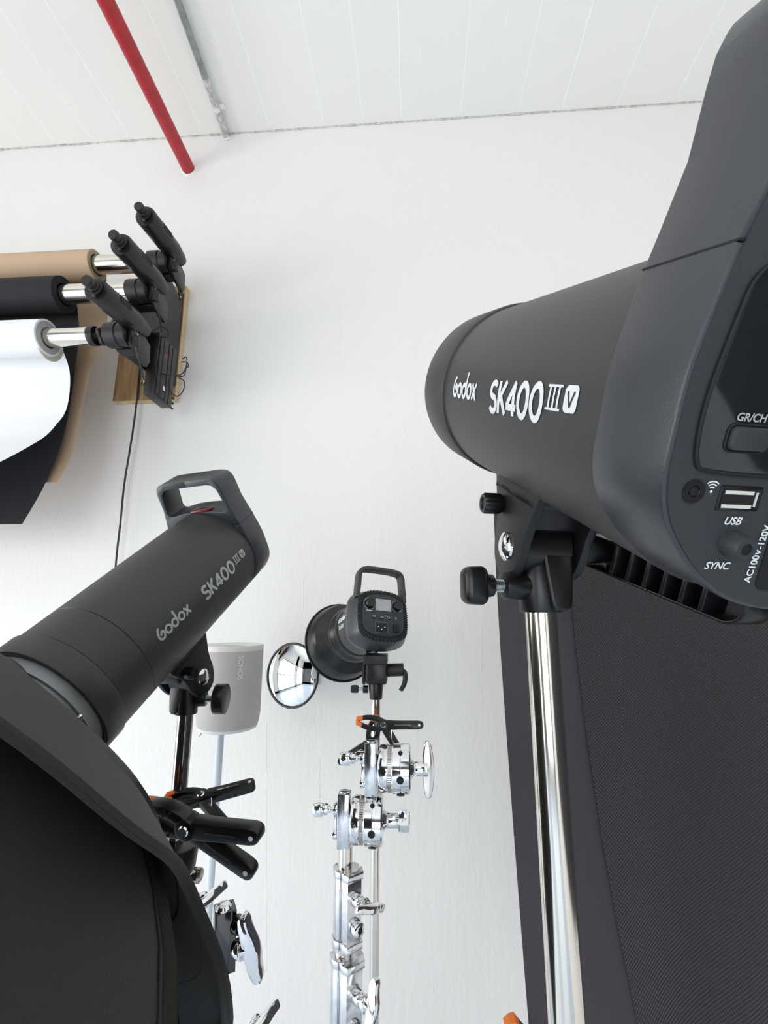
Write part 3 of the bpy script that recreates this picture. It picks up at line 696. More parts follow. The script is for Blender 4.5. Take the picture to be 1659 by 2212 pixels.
# ------------------------------------------------------------------ centre light with reflector
Pc = campoint(827, 1331, .92)
Fc = w2(V((-.42, -.44, .78))).normalized(); mC = frame(Fc, loc=Pc) @ Matrix.Rotation(math.radians(6), 4, 'Y')
t = thing('video_light', 'small black video light with round reflector on the centre stand', 'studio light', mC)
W2 = .056
sq = smoothpoly([(-.050, -.052), (.050, -.052), (.056, 0), (.050, .052), (-.050, .052), (-.056, 0)], 3)
sqb = smoothpoly([(-.060, -.062), (.060, -.062), (.066, 0), (.060, .058), (-.060, .058), (-.066, 0)], 3)
b = MB(); t_ = b.b
def ringpts(poly, y, k=1.0): return [(x*k, y, z*k) for x, z in poly]
b.grid([ringpts(sq, 0), ringpts(sqb, .028), ringpts(sqb, .040, .98)], close=True)
b.face(ringpts(sq, 0)); hb_ = b.build('rear_housing', 'flash2', t, weld=True)
b = MB(); rows = []
ns = len(sqb)
circ = []
for x, z in sqb:
    a = math.atan2(z, x); circ.append((.0540*math.cos(a), .0540*math.sin(a)))
b.grid([ringpts(sqb, .038, .96), ringpts(circ, .065), ringpts(circ, .125)], close=True); bd = b.build('body', 'flash', t)
b = MB(); b.prism([(x*.97, z*.97) for x, z in sq], None, -.0015, .002, .0005); b.build('vent_frame', 'dark', t)
pin = smoothpoly([(-.042, -.040), (.042, -.040), (.047, 0), (.040, .043), (-.040, .043), (-.047, 0)], 2)
b = MB(); b.prism(pin, None, -.0035, .001, .0006); pn = b.build('control_panel', 'panel', t)
b = MB(); cnt = 64
for i in range(cnt):
    k = i/cnt*len(sq); j = int(k); f = k-j; x = sq[j][0]*(1-f)+sq[(j+1) % len(sq)][0]*f; z = sq[j][1]*(1-f)+sq[(j+1) % len(sq)][1]*f
    a = math.atan2(z, x); r = math.hypot(x, z)
    b.box((x*.935, -.0020, z*.935), (.0075, .002, .0013), 0, Matrix.Rotation(-a, 4, 'Y'))
b.build('vent_ribs', 'panel', t)
for x in (-.0305, .0305):
    kb_ = MB(); kb_.lathe([(0, .0100), (.002, .0098), (.009, .0092), (.0105, .0080), (.0105, 0)], (x, -.0035, .0215), (0, -1, 0), 30); kn = kb_.build('dial', 'black', pn)
    b = MB(); ribbon(b, arc(x, .0215, .0118, .0118, 100, 250, 16), .0009, lambda u, v: V((u, -.0038, v))); ribbon(b, arc(x, .0215, .0118, .0118, -70, 10, 10), .0009, lambda u, v: V((u, -.0038, v))); b.build('dial_scale', 'greyprint', kn, smooth=False)
b = MB(); b.prism(rrect(.034, .024, .0012, 3, 0, .0215), None, -.0042, -.003); b.build('screen', mat('backlit_grey_screen', (.42, .42, .44), .3), pn)
def cp(u, v, h=.0040): return V((u, -h, v))
for (x, s0) in ((-.021, 'FX'), (-.0045, 'GR'), (.0115, 'CH'), (.0265, 'B')):
    b = MB()
    if s0 != 'B': b.prism(rrect(.0092, .0085, .002, 4, x, -.0035), None, -.0046, -.003, .0004); bt = b.build('button', 'dark', pn)
    b = MB(); text_into(b, s0, lambda u, v, x=x: cp(x+u, -.0035+v, .0050), .0062, .0001); b.build('lettering', 'greyprint', pn, smooth=False)
b = MB(); text_into(b, 'ON', lambda u, v: cp(.0035+u, -.0005+v), .003, .0001) if False else b.grid([[cp(.0025, .0008), cp(.0045, .0008)], [cp(.0025, -.0002), cp(.0045, -.0002)]]); b.grid([[cp(.0020, -.0012), cp(.0050, -.0012)], [cp(.0020, -.0018), cp(.0050, -.0018)]]); b.build('wireless_mark', 'greyprint', pn, smooth=False)
b = MB(); b.grid([[cp(-.0375, .0085), cp(-.0245, .0085)], [cp(-.0375, .0070), cp(-.0245, .0070)]]); b.build('dial_caption', 'white', pn, smooth=False)
b = MB(); b.prism(rrect(.030, .025, .003, 4, -.006, -.0245), None, -.0052, -.003, .0006); so = b.build('mains_socket', 'flash2', pn)
b = MB(); b.prism([(-.0175, -.0335), (-.0135, -.0345), (.0015, -.0345), (.0055, -.0305), (.0055, -.0160), (-.0175, -.0160)], None, -.0056, -.0045); b.build('socket_opening', 'dark', so)
b = MB()
for q in ((-.0130, -.0235), (-.0060, -.0285), (.0005, -.0235)): b.box((q[0], -.0060, q[1]), (.0018, .0014, .0018))
b.build('socket_pins', 'chrome', so)
b = MB(); b.box((.0265, -.0050, -.024), (.011, .003, .016), .0008); b.build('power_switch', 'dark', pn)
# handle arch
b = MB(); hp = catmull([(-.0520, .012, .035), (-.0500, .010, .062), (-.0470, .008, .088), (-.036, .006, .0960), (0, .006, .0980), (.036, .006, .0960), (.0470, .008, .088), (.0500, .010, .062), (.0520, .012, .035)], 6)
rows = []
for i, p in enumerate(hp):
    d = (hp[min(i+1, len(hp)-1)]-hp[max(i-1, 0)]).normalized(); nrm = V((d.z, 0, -d.x)).normalized(); rows.append([p+V((0, y, 0))+nrm*z for y, z in [(q[0], q[1]) for q in rrect(.022, .0085, .0025, 3)]])
b.grid(rows, close=True); b.build('handle', 'flash', t)
# reflector
b = MB(); pr = [(.118, .056), (.135, .0585), (.1365, .0600), (.150, .062)]
for i in range(9): y = .153+i*.0042; pr += [(y, .0628+i*.0017), (y+.0012, .0650+i*.0017), (y+.0028, .0636+i*.0017)]
pr += [(.192, .0795), (.225, .0875), (.228, .0885)]
b.lathe(pr, (0, 0, 0), (0, 1, 0), 80); rf = b.build('reflector', mat('satin_black_reflector', (.014, .015, .017), .30), t, thick=.0012)
b = MB(); b.tube([(.0895*math.cos(2*PI*i/80), .2285, .0895*math.sin(2*PI*i/80)) for i in range(81)], .0024, 8); b.build('reflector_rim', 'black', rf)
b = MB(); b.lathe([(0, .0548), (.004, .0556), (.008, .0548)], (0, .112, 0), (0, 1, 0), 72); b.build('mount_ring', 'dark', t)
def lsC(u, v): a = PI-(v)/.0545; return V((.0548*math.cos(a), .118-u, .0548*math.sin(a)))
b = MB(); strokes(b, 'Godox', lambda u, v: lsC(u+.008, v+.008), .0140, .2, .02, sx=.9); text_into(b, 'SL60II', lambda u, v: lsC(u+.028, v-.004), .0105, .0002)
b.build('lettering', 'white', t)
# its yoke, adapter, lever and knob
Yc = (Pc-V((0, 0, CH))).y
pc = L(812, 1452, Yc+.035); zz3 = V((0, 0, 1)); U = unit(pc)
top = pc+V((0, 0, .028))
b = MB(); b.box(top+V((0, 0, -.002)), (.046, .050, .018), .002); b.build('saddle', 'bracket', t, world=True)
b = MB(); b.box(pc+V((.002, 0, 0)), (.042, .036, .044), .005); b.cyl(pc+V((0, 0, -.018)), L(812, 1510, Yc+.035), .0150, .0125, seg=28, bev=.001); b.build('stand_adapter', 'black', t, world=True)
b = MB(); b.prism(smoothpoly([(-.016, .022), (.016, .022), (.018, -.010), (.010, -.024), (-.010, -.024), (-.018, -.010)], 2), Matrix(((0, 1, 0, pc.x-.026), (1, 0, 0, pc.y), (0, 0, 1, pc.z), (0, 0, 0, 1))), 0, .005, .001); ck = b.build('cheek', 'bracket', t, world=True)
b = MB(); b.lathe([(0, .0085), (.001, .008), (.002, 0)], pc+V((-.026, 0, -.002)), (-1, -.1, 0), 24); b.build('pivot_bolt', 'chrome', ck, world=True)
b = MB(); lp = pc+V((.022, 0, .004)); b.cyl(lp, lp+V((.034, -.002, .002)), .0130, .0125, seg=28, bev=.001)
hh = catmull([lp+V((.022, 0, 0)), lp+V((.036, -.006, -.004)), lp+V((.036, -.012, -.022)), lp+V((.028, -.016, -.036))], 6); b.tube(hh, lambda k: .0062-.002*k, 10)
b.build('tilt_lever', 'bracket', t, world=True)
kp = L(806, 1489, Yc+.035)
b = MB(); b.cyl(kp+V((-.010, 0, 0)), kp+V((-.020, 0, 0)), .0075, seg=18); b.build('knob_boss', 'black', t, world=True)
b = MB(); b.cyl(kp+V((-.018, 0, 0)), kp+V((-.032, 0, 0)), .0028, seg=12); b.build('threaded_bolt', 'zinc', t, world=True)
b = MB(); b.box(kp+V((-.037, 0, 0)), (.016, .012, .014), .003); b.build('tightening_knob', 'bracket', t, world=True)
t = thing('light_stand', 'thin chrome light stand in the centre, behind the two grip heads', 'light stand', V((pc.x, pc.y, 0)))
pole(t, L(812, 1495, Yc+.035), .25, .0088, 'steel'); feet(t, pc.x, pc.y)

# ------------------------------------------------------------------ chrome grip heads and C-stand column
YG = .80
def grip(name, label, px, py, tee, cat='grip head', group=None):
    P = L(px, py, YG); u = unit(P)
    t = thing(name, label, cat, P)
    def q(x, z, y=0): return V((x*u, y*u, z*u))        # photo pixels relative to the disc centre, z up, y away
    # square body block
    b = MB(); b.box(q(-54, 0), (27*u, 30*u, 108*u), 2.5*u); b.cyl(q(-54, 48), q(-54, 56), 12*u, seg=24, bev=2*u); bl = b.build('body_block', 'cast', t)
    b = MB(); b.cyl(q(-68, 18), q(-78, 18), 12*u, 11*u, seg=24, bev=1*u); b.cyl(q(-68, -30), q(-78, -30), 10*u, seg=20, bev=1*u); b.box(q(-72, -4), (6*u, 16*u, 70*u), 1*u); b.build('clamp_jaw', 'chrome', t)
    # set screw with lobed knob
    b = MB(); b.cyl(q(-76, 18), q(-92, 18), 4*u, seg=14); b.cyl(q(-84, 18), q(-90, 18), 7*u, seg=18, bev=1*u)
    b.lathe([(0, 7*u), (2*u, 11*u), (8*u, 12*u), (10*u, 10*u)], q(-88, 18), (-1, 0, 0), 26)
    b.lathe([(9*u, 9*u), (13*u, 15*u), (28*u, 16*u), (34*u, 12*u), (36*u, 0)], q(-88, 18), (-1, 0, 0), 40, fn=lambda h, a: 1-.22*abs(math.sin(1.5*a)) if h > 10*u else 1)
    b.build('set_screw', 'chrome', t)
    # two discs with toothed rings between them
    b = MB(); b.lathe([(-40*u, 0), (-40*u, 26*u), (-36*u, 44*u), (-30*u, 47*u), (-19*u, 47*u), (-17*u, 45*u), (-17*u, 30*u)], (0, 0, 0), (1, 0, 0), 64)
    d1 = b.build('inner_disc', 'chrome', t)
    b = MB(); b.lathe([(-18*u, 0), (-18*u, 45*u), (-8*u, 45*u), (-8*u, 0)], (0, 0, 0), (1, 0, 0), 288, fn=lambda h, a: 1+.008*(1 if math.sin(a*72+.01) > 0 else -1)); b.build('toothed_ring', 'darksteel', t)
    b = MB(); b.lathe([(-9*u, 30*u), (-9*u, 46*u), (-6*u, 49*u), (9*u, 50*u), (10*u, 48.5*u), (11*u, 50*u), (28*u, 49*u), (31*u, 46*u), (32*u, 20*u), (32*u, 0)], (0, 0, 0), (1, 0, 0), 72)
    d2 = b.build('outer_disc', 'chrome', t)
    b = MB()
    for a, r in ((-8, 7.5), (-58, 8.5), (52, 5)):
        aa = math.radians(a); dr = V((0, -math.cos(aa), math.sin(aa))); b.cyl(V((10*u, 0, 0))+dr*40*u, V((10*u, 0, 0))+dr*50.6*u, r*u, seg=20)
    b.build('arm_sockets', 'dark', d2)
    # handle
    b = MB(); b.cyl(q(31, 0), q(40, 0), 22*u, 13*u, seg=32); b.cyl(q(38, 0), q(68, 0), 14.5*u, seg=32, bev=1.5*u)
    b.build('handle_shaft', 'chrome', t)
    b = MB()
    if tee:
        pl = smoothpoly([(62, 57), (74, 57), (80, 30), (82, 0), (80, -30), (74, -57), (62, -57), (57, -25), (56, 0), (57, 25)], 2)
        b.prism([(x*u, z*u) for x, z in pl], None, -6*u, 6*u, 2.5*u, 3)
    else:
        b.lathe([(62*u, 10*u), (64*u, 21*u), (76*u, 23*u), (86*u, 21*u), (88*u, 17*u), (88*u, 0)], (0, 0, 0), (1, 0, 0), 4); 
    b.build('tee_handle', 'steel' if tee else 'chrome', t, ang=20)
    return P, u
g1, u1 = grip('grip_head', 'upper chrome grip head with a long flat tee handle, below the clamps', 856, 1660, True, group=None)
g2, u2 = grip('grip_head', 'lower chrome grip head with square knob, on top of the centre column', 797, 1771, False)
P = L(746, 1835, YG); u = unit(P)
t = thing('century_stand', 'polished chrome studio stand column rising at the bottom centre', 'stand', V((P.x, P.y, 0)))
P0 = P.copy()
def zpx(py): return L(740, py, YG).z
b = MB(); b.cyl((P.x, P.y, zpx(1826)), (P.x, P.y, zpx(2000)), 15.5*u, seg=32); b.build('riser', 'steel', t, world=True)
b = MB(); b.cyl((P.x, P.y, zpx(1985)), (P.x, P.y, zpx(2180)), 19.5*u, seg=32); b.build('riser', 'steel', t, world=True)
def wing(c, d, w, s, name='wing_screw', t=None):
    d = V(d).normalized(); w = (V(w)-d*V(w).dot(d)).normalized(); b = MB(); b.cyl(c-d*14*s, c+d*6*s, 6*s, seg=16); b.cyl(c, c+d*16*s, 14*s, 17*s, seg=26, bev=2*s); b.cyl(c+d*15*s, c+d*26*s, 12*s, 10*s, seg=22, bev=2*s)
    x_ = d.cross(w)
    m_ = Matrix(((w.x, x_.x, d.x, c.x), (w.y, x_.y, d.y, c.y), (w.z, x_.z, d.z, c.z), (0, 0, 0, 1)))
    b.prism([(p*s, r*s) for p, r in smoothpoly([(-10, 18), (-44, 20), (-54, 30), (-50, 40), (-30, 40), (-10, 46), (10, 46), (30, 40), (50, 40), (54, 30), (44, 20), (10, 18)], 1)], m_, -9*s, 9*s, 3*s)
    b.build(name, 'chrome', t, world=True)
def casting(z_hi, z_lo, k):
    b = MB(); x, y = P.x, P.y
    # teardrop outline seen from above: round at the left, corner towards the front right
    def outline(s): 
        pts = [(28*u*s*math.cos(a), 28*u*s*math.sin(a)) for a in [math.radians(d) for d in range(60, 301, 15)]]
        return pts+[(0*u*s, -34*u*s), (14*u*s, -43*u*s), (45*u*s, -16*u*s), (40*u*s, 4*u*s), (26*u*s, 20*u*s)]
    mm_ = Matrix(((1, 0, 0, x), (0, 0, 1, y), (0, 1, 0, 0), (0, 0, 0, 1)))
    b.prism([(p, q) for p, q in outline(k)], mm_, z_hi, z_hi-14*u, 2*u)
    b.prism([(p, q) for p, q in outline(k*.90)], mm_, z_hi-12*u, z_lo+12*u, 1.5*u)
    b.prism([(p, q) for p, q in outline(k)], mm_, z_lo+14*u, z_lo, 2*u)
    cs = b.build('collar', 'cast', t, world=True)
    b = MB(); xx = x+3*u*k; b.box((x-6*u, y-30*u*k, (z_hi+z_lo)/2), (1.0*u, 3*u, z_hi-z_lo)); b.build('casting_seam', 'darksteel', cs, world=True)
    d = V((.80, -.62, 0)).normalized(); base = V((x, y, 0))+V((34*u*k, -26*u*k, 0))
    zk = z_hi-(z_hi-z_lo)*.36; zb_ = z_hi-(z_hi-z_lo)*.72
    b = MB(); c = base+V((0, 0, zb_)); b.cyl(c-d*6*u, c+d*8*u, 15*u, 14*u, seg=26, bev=2*u); bo = b.build('friction_bolt', 'chrome', t, world=True)
    b = MB(); b.cyl(c+d*7.5*u, c+d*8.6*u, 7*u, seg=6); b.build('bolt_socket', 'dark', bo, world=True)
    b = MB(); c = base+V((0, 0, zk)); b.cyl(c-d*6*u, c+d*10*u, 13*u, 12*u, seg=26, bev=2*u); b.cyl(c+d*8*u, c+d*26*u, 9*u, 12*u, seg=20, bev=1*u)
    b.build('knob_neck', 'chrome', t, world=True)
    wing(c+d*10*u, d, (.25, .1, 1) if k > 1 else (.8, .6, -.35), u*(.80 if k < 1 else .90), 'wing_knob', t)
casting(zpx(1872), zpx(2036), .92); casting(zpx(2058), zpx(2262), 1.03)
b = MB(); b.cyl((P.x, P.y, zpx(2240)), (P.x, P.y, .12), 23*u, seg=32); b.build('riser', 'steel', t, world=True); feet(t, P.x, P.y, .22, .20, 'chrome', 1.4)

# clamps on the centre stand
pcl = L(826, 1570, Yc-.015)
t = thing('spring_clamp', 'upper black spring clamp with orange jaws on the centre stand, handle pointing right', 'clamp', rotm(L(829, 1566, Yc-.030), -6, yaw=-6, pitch=-14)); clamp_parts(t, 8, -48, 1.0)
t = thing('spring_clamp', 'lower black spring clamp on the centre stand, handles splayed left and right downwards', 'clamp', rotm(L(801, 1604, Yc-.002), -103, yaw=8, pitch=0)); clamp_parts(t, 52, -48, .95)
# clamps on the left stand
t = thing('spring_clamp', 'upper black spring clamp with orange jaw on the left stand, handle angled up right', 'clamp', rotm(L(436, 1724, .56), 8, yaw=-4, pitch=-62)); clamp_parts(t, 14, -44, .80)
t = thing('spring_clamp', 'lower thick black spring clamp gripping the left stand, two handles pointing right', 'clamp', rotm(L(408, 1784, .50), -13, yaw=-10, pitch=12)); clamp_parts(t, 14, -15, 1.10)
# clamp at the foot of the fabric panel
t = thing('spring_clamp', 'orange-tipped clamp at the bottom edge of the black fabric backdrop', 'clamp', rotm(L(1150, 2300, .86), -60, yaw=0)); clamp_parts(t, 12, -12, 1.25)

# ------------------------------------------------------------------ chrome hardware behind the softbox
Yh = .55
P = L(487, 2020, Yh); u = unit(P)
t = thing('grip_head', 'chrome grip head with wing screws peeking out beside the softbox edge', 'grip head', P)
def q(x, y, d=0): return L(x, y, Yh)+V((0, d*u, 0))
mt = rotm(q(484, 2025), 2, yaw=30)
b = MB(); b.box((0, 0, 0), (44*u, 44*u, 116*u), 1.5*u); b.xf(mt); b.build('body_block', 'darkreflect', t, world=True)
b = MB(); c = mt @ V((-4*u, -4*u, 52*u)); b.lathe([(0, 17*u), (10*u, 17*u), (15*u, 13*u), (17*u, 0)], c, V((.0, -.1, 1)), 26); b.build('pin', 'chrome', t, world=True)
b = MB(); c = q(508, 1995); b.cyl(c, c+V((14*u, -4*u, 0)), 18*u, seg=26, bev=2*u); b.build('side_boss', 'darkreflect', t, world=True)
wing(q(508, 2048), (.90, -.25, .22), (.22, -.25, 1), u*1.3, t=t)
wing(q(432, 1948), (.72, -.40, .45), (.35, -.9, .3), u*.95, t=t)
b = MB(); c = q(430, 1890); b.cyl(c+V((-12*u, 0, 0)), c+V((4*u, -3*u, 0)), 15*u, seg=24, bev=2*u); b.build('side_boss', 'darksteel', t, world=True)
pole(t, V((q(470, 2070).x, q(470, 2070).y, q(470, 2070).z)), .15, 15*u, 'chrome', 'riser')
wing(q(545, 2215), (.72, -.40, .45), (.35, -.9, .3), u*.95, t=t)
feet(t, q(470, 2070).x, q(470, 2070).y, .18, .2, 'chrome', 1.0)

# ------------------------------------------------------------------ speaker on its stand
Ys = .98
pt = L(503, 1392, Ys); pbm = L(492, 1572, Ys); u = unit(pt); r = .0625
zt, zb2 = pt.z, L(492, 1572, Ys-.0).z; cx_, cy_ = (pt.x+pbm.x)/2, Ys
t = thing('speaker', 'white cylindrical speaker on a slim white pole behind the left stand', 'speaker', V((cx_, cy_, zb2)))
ro = r*.985
b = MB(); b.lathe([(zb2+.006, r*.93), (zb2+.012, r*.97), (zb2+.03, r), (zt-.010, r), (zt-.0095, r*.995)], (cx_, cy_, 0), (0, 0, 1), 72); b.build('grille', 'spk', t, world=True)
b = MB(); b.lathe([(zt-.0105, r*.99), (zt-.010, r*1.004), (zt-.003, r*1.004), (zt, r*.985), (zt-.0015, r*.95), (zt-.004, 0)], (cx_, cy_, 0), (0, 0, 1), 72); cp_ = b.build('top_cap', 'spkcap', t, world=True)
b = MB(); b.box((cx_-.004, cy_, zt-.0030), (.075, .0012, .0012)); b.build('touch_groove', 'spk', cp_, world=True)
b = MB(); b.lathe([(zb2+.0065, r*.935), (zb2+.002, r*.925), (zb2, r*.86), (zb2, 0)], (cx_, cy_, 0), (0, 0, 1), 72); b.build('base', 'spkcap', t, world=True)
b = MB(); b.cyl((cx_, cy_, zb2-.0008), (cx_, cy_, zb2+.001), r*.80, seg=48); b.build('foot_ring', 'rubber', t, world=True)
def spk(x, y, h=.0008): # x along the letters (downwards), y towards the right
    a = -PI/2+(.020-y*1.0)/r*0+.28+(y)/r; a += .36; return V((cx_+(r+h)*math.cos(a), cy_+(r+h)*math.sin(a), zt-.040-x))
b = MB(); text_into(b, 'SONOS', lambda x, y: spk(x, y), .0135, .0003); b.build('lettering', 'white', t, world=True, smooth=False)
t2 = thing('speaker_stand', 'slim white floor pole holding up the white speaker', 'stand', V((L(470, 1600, Ys).x, Ys, 0)))
ps = L(470, 1600, Ys)
b = MB(); b.cyl((ps.x, Ys+.012, zb2-.001), (ps.x, Ys+.012, .02), .0078, seg=24); b.build('pole', 'whitepipe', t2, world=True)
b = MB(); b.box((ps.x+.008, Ys+.012, zb2-.0025), (.06, .05, .002), .0005); b.build('top_plate', 'whitepipe', t2, world=True)
b = MB(); b.cyl((ps.x, Ys+.012, 0), (ps.x, Ys+.012, .02), .13, seg=40, bev=.003); b.build('base_plate', 'whitepipe', t2, world=True)
b = MB(); b.tube(catmull([(ps.x-.022, Ys-.02, zb2-.001), (ps.x-.026, Ys-.022, zb2-.008), (ps.x-.030, Ys-.02, zb2-.013)], 4), .0009, 6); b.build('cable_end', 'galv', t, world=True)

# ------------------------------------------------------------------ convex mirror on the wall
Ym = WALL-.13
pm = L(631, 1458, Ym); u = unit(pm); rm = 65*u
axd = V((-.42, -.87, .10)).normalized()
axd = V((-.36, -.93, .06)).normalized()
# facing direction relative to the line of sight fixes the oval
t = thing('convex_mirror', 'round convex mirror on a bracket beside the centre light', 'mirror', pm)
b = MB(); sg_ = []
for i in range(15): a = i/14*math.radians(24); sg_.append(((math.cos(a)-math.cos(math.radians(24)))*rm/math.sin(math.radians(24)), math.sin(a)*rm/math.sin(math.radians(24))))
b.lathe([(h, r_r) for h, r_r in sg_[::-1]], pm, axd, 72); b.build('glass', 'mirror', t, world=True)
x_, y_ = perp(axd); b = MB(); b.tube([pm+(x_*math.cos(2*PI*i/72)+y_*math.sin(2*PI*i/72))*rm for i in range(73)], .0042, 10); b.build('rim', 'black', t, world=True)
b = MB(); b.lathe([(0, rm), (-.012, rm*.9), (-.02, 0)], pm, axd, 48); b.build('back', 'black', t, world=True)
b = MB(); wp = L(672, 1455, WALL-.002); e0 = pm-axd*.016
b.tube(catmull([e0, e0-axd*.04, V((wp.x, WALL-.04, wp.z)), V((wp.x, WALL-.004, wp.z))], 6), .009, 12); b.box((wp.x, WALL-.003, wp.z), (.05, .006, .07), .001); b.build('wall_bracket', 'flash2', t, world=True)

# ------------------------------------------------------------------ backdrop paper rolls with motors
Y3, Y2, Y1 = 1.20, 1.27, 1.358
G = {3: L(257, 724, Y3), 2: L(287, 630, Y2), 1: L(314, 568, Y1)}
XP = G[3].x
for k in (1, 2): G[k].x = XP
print('hub X', XP, {k: tuple(v) for k, v in G.items()})
rolls = [(3, (105, 729), Y3, .054, .0275, 'pwhite', 'white'), (2, (138, 647), Y2, .057, .0315, 'pblack', 'black'), (1, (208, 585), Y1, .051, .0315, 'ptan', 'tan')]
for (k, (px, py), Y, ro, rt, pm_, nm) in rolls:
    e_ = L(px, py, Y); c = G[k]; xe = e_.x
    t = thing('backdrop_roll', nm+' backdrop paper roll, '+{3: 'lowest and nearest of the three', 2: 'between the white and tan rolls', 1: 'topmost and closest to the wall'}[k], 'paper roll', V((xe, c.y, c.z)))
    b = MB(); b.lathe([(0, rt+.010), (0, ro-.001), (.001, ro), (1.5, ro)], (xe, c.y, c.z), (-1, 0, 0), 64); rl = b.build('paper', pm_, t, world=True)
    b = MB(); b.lathe([(-.0006, rt+.0035), (-.0006, ro-.006), (.001, ro-.006), (.002, rt+.0035), (.10, rt+.003)], (xe, c.y, c.z), (-1, 0, 0), 64)
    b.build('core', {'white': 'greyprint', 'black': 'pblack', 'tan': 'pcore'}[nm], t, world=True)
    if k == 3: MB().lathe([(-.0005, ro*.55), (-.0005, ro*.97), (.004, ro*.97)], (xe-.004, c.y+.013, c.z-.012), (-1, 0, 0), 64).build('loose_wrap', 'pedge', t, world=True)
    # hanging sheet
    if k == 3:
        edge = [(147, 752), (150, 800), (150, 850), (141, 890), (121, 918), (98, 942), (60, 966), (0, 998), (-120, 1055)]
    elif k == 2:
        edge = [(169, 668), (171, 720), (163, 790), (152, 870), (132, 960), (95, 1050), (48, 1132)]
    else:
        edge = [(239, 610), (232, 690), (217, 750), (198, 800), (178, 880), (160, 970), (137, 1020), (122, 1042)]
    pts = []
    for (ex, ey) in edge:
        p = LX(ex, ey, xe); pts.append(V((xe, p.y, p.z)))
    tan_pt = V((xe, c.y+ro, c.z)); pts[0] = tan_pt
    pts = catmull(pts, 6)
    b = MB(); rows = [[V((xe-1.5*j/6, p.y, p.z)) for j in range(7)] for p in pts]; b.grid(rows); b.build('hanging_sheet', pm_, t, world=True, thick=.0006)
    # tube
    t = thing('roller_tube', 'chrome roller tube through the '+nm+' paper roll', 'tube', V((c.x, c.y, c.z)))
    xe2 = c.x-.085 if k == 3 else c.x-.01
    if k == 3: xe2 = L(200, 724, Y3).x
    b = MB(); b.lathe([(0, rt*.8), (0, rt), (1.6, rt)], (xe2, c.y, c.z), (-1, 0, 0), 48); b.build('tube', 'steel', t, world=True)
    if k == 3:
        b = MB(); b.lathe([(0, 0), (0, rt*.6), (.0, rt*1.02), (.006, rt*1.08), (.018, rt*1.05), (.020, rt*.5)], (xe2+.014, c.y, c.z), (-1, 0, 0), 40); b.build('end_cap', 'black', t, world=True)
        b = MB(); b.cyl((xe2+.01, c.y, c.z), (c.x-.03, c.y, c.z), .0095, seg=20); b.build('spindle', 'darksteel', t, world=True)
        b = MB(); b.lathe([(0, 0), (0, .024), (.004, .028), (.012, .028), (.016, .022), (.016, 0)], (c.x-.040, c.y, c.z), (-1, 0, 0), 60, fn=lambda h, a: 1+.13*math.cos(4*a)); b.build('star_knob', 'black', t, world=True)
# creamy loose edge of the white roll
# motors (local: origin at gearbox centre, barrel towards -Y)
def motor():
    t = thing('backdrop_motor', '', 'motor', Matrix.Translation(G[3]), 'backdrop roller motors')
    b = MB(); b.lathe([(-.034, 0), (-.034, .034), (-.031, .038), (.004, .038), (.006, .035), (.032, .035), (.034, .032), (.034, 0)], (0, 0, 0), (1, 0, 0), 12); b.build('gearbox', 'bracket', t)
    ax = V((.0, -1, -.10)).normalized(); o = V((.043, .0, .042)); r = .0330
    b = MB(); b.lathe([(-.055, 0), (-.055, r*.62), (-.035, r*.80), (0, r*.94), (.010, r), (.166, r), (.169, r*.96), (.169, 0)], o, ax, 48); br = b.build('barrel', 'black', t)
    b = MB(); b.lathe([(.168, r*.66), (.176, r*.66), (.177, r*.52), (.186, r*.50), (.187, r*.40), (.196, r*.40), (.197, r*.45), (.205, r*.45), (.207, r*.41), (.207, 0)], o+V((0, 0, .004)), ax, 36); b.build('override_cap', 'black', t)
    b = MB(); x_, y_ = perp(ax)
    for i in range(8):
        h = .066+i*.0072
        b.tube([o+ax*h+V((math.cos(a), 0, math.sin(a)))*(r+.0002) for a in [math.radians(d) for d in range(-8, 44, 7)]], .0013, 6)
    b.build('vent_slots', 'dark', br)
    b = MB(); b.box(o+ax*(.1715)+V((0, 0, -.020)), (.010, .008, .006), .001, frame(-ax)); b.build('limit_tab', 'flash2', t)
    b = MB(); cpl = [(-.020, .050), (.030, .046), (.050, .030), (.085, .014), (.092, -.040), (.080, -.062), (.020, -.050), (-.010, -.030)]
    b.prism(cpl, Matrix(((0, 1, 0, .036), (1, 0, 0, 0), (0, 0, 1, 0), (0, 0, 0, 1))), 0, .012, .003); hb = b.build('control_block', 'black', t)
    b = MB(); b.prism(rrect(.016, .010, .002, 3), Matrix(((0, 1, 0, .0485), (1, 0, 0, .010), (0, 0, 1, .008), (0, 0, 0, 1))), 0, .0006); b.build('white_label', 'white', hb)
    b = MB(); b.lathe([(0, 0), (0, .006), (.003, .0105), (.034, .0105), (.037, .006), (.037, 0)], (.062, -.012, -.010), (0, .15, -1), 16); b.build('ferrite', 'black', t)
    b = MB(); b.tube(catmull([(.044, -.030, .012), (.060, -.026, .010), (.063, -.014, -.004), (.062, -.006, -.046), (.064, .020, -.085), (.052, .060, -.11)], 6), .0028, 8); b.build('cable', 'rubber', t)
    b = MB(); b.box((0, .045, -.004), (.050, .034, .060), .003); b.build('mount_hook', 'bracket', t)
    return t
m3 = motor(); m3['label'] = 'lowest black tubular motor, in line with the white paper roll'
m2 = copy_tree(m3, Matrix.Translation(G[2]), 'middle black tubular motor, in line with the black paper roll')
m1 = copy_tree(m3, Matrix.Translation(G[1]), 'topmost black tubular motor, in line with the tan paper roll')
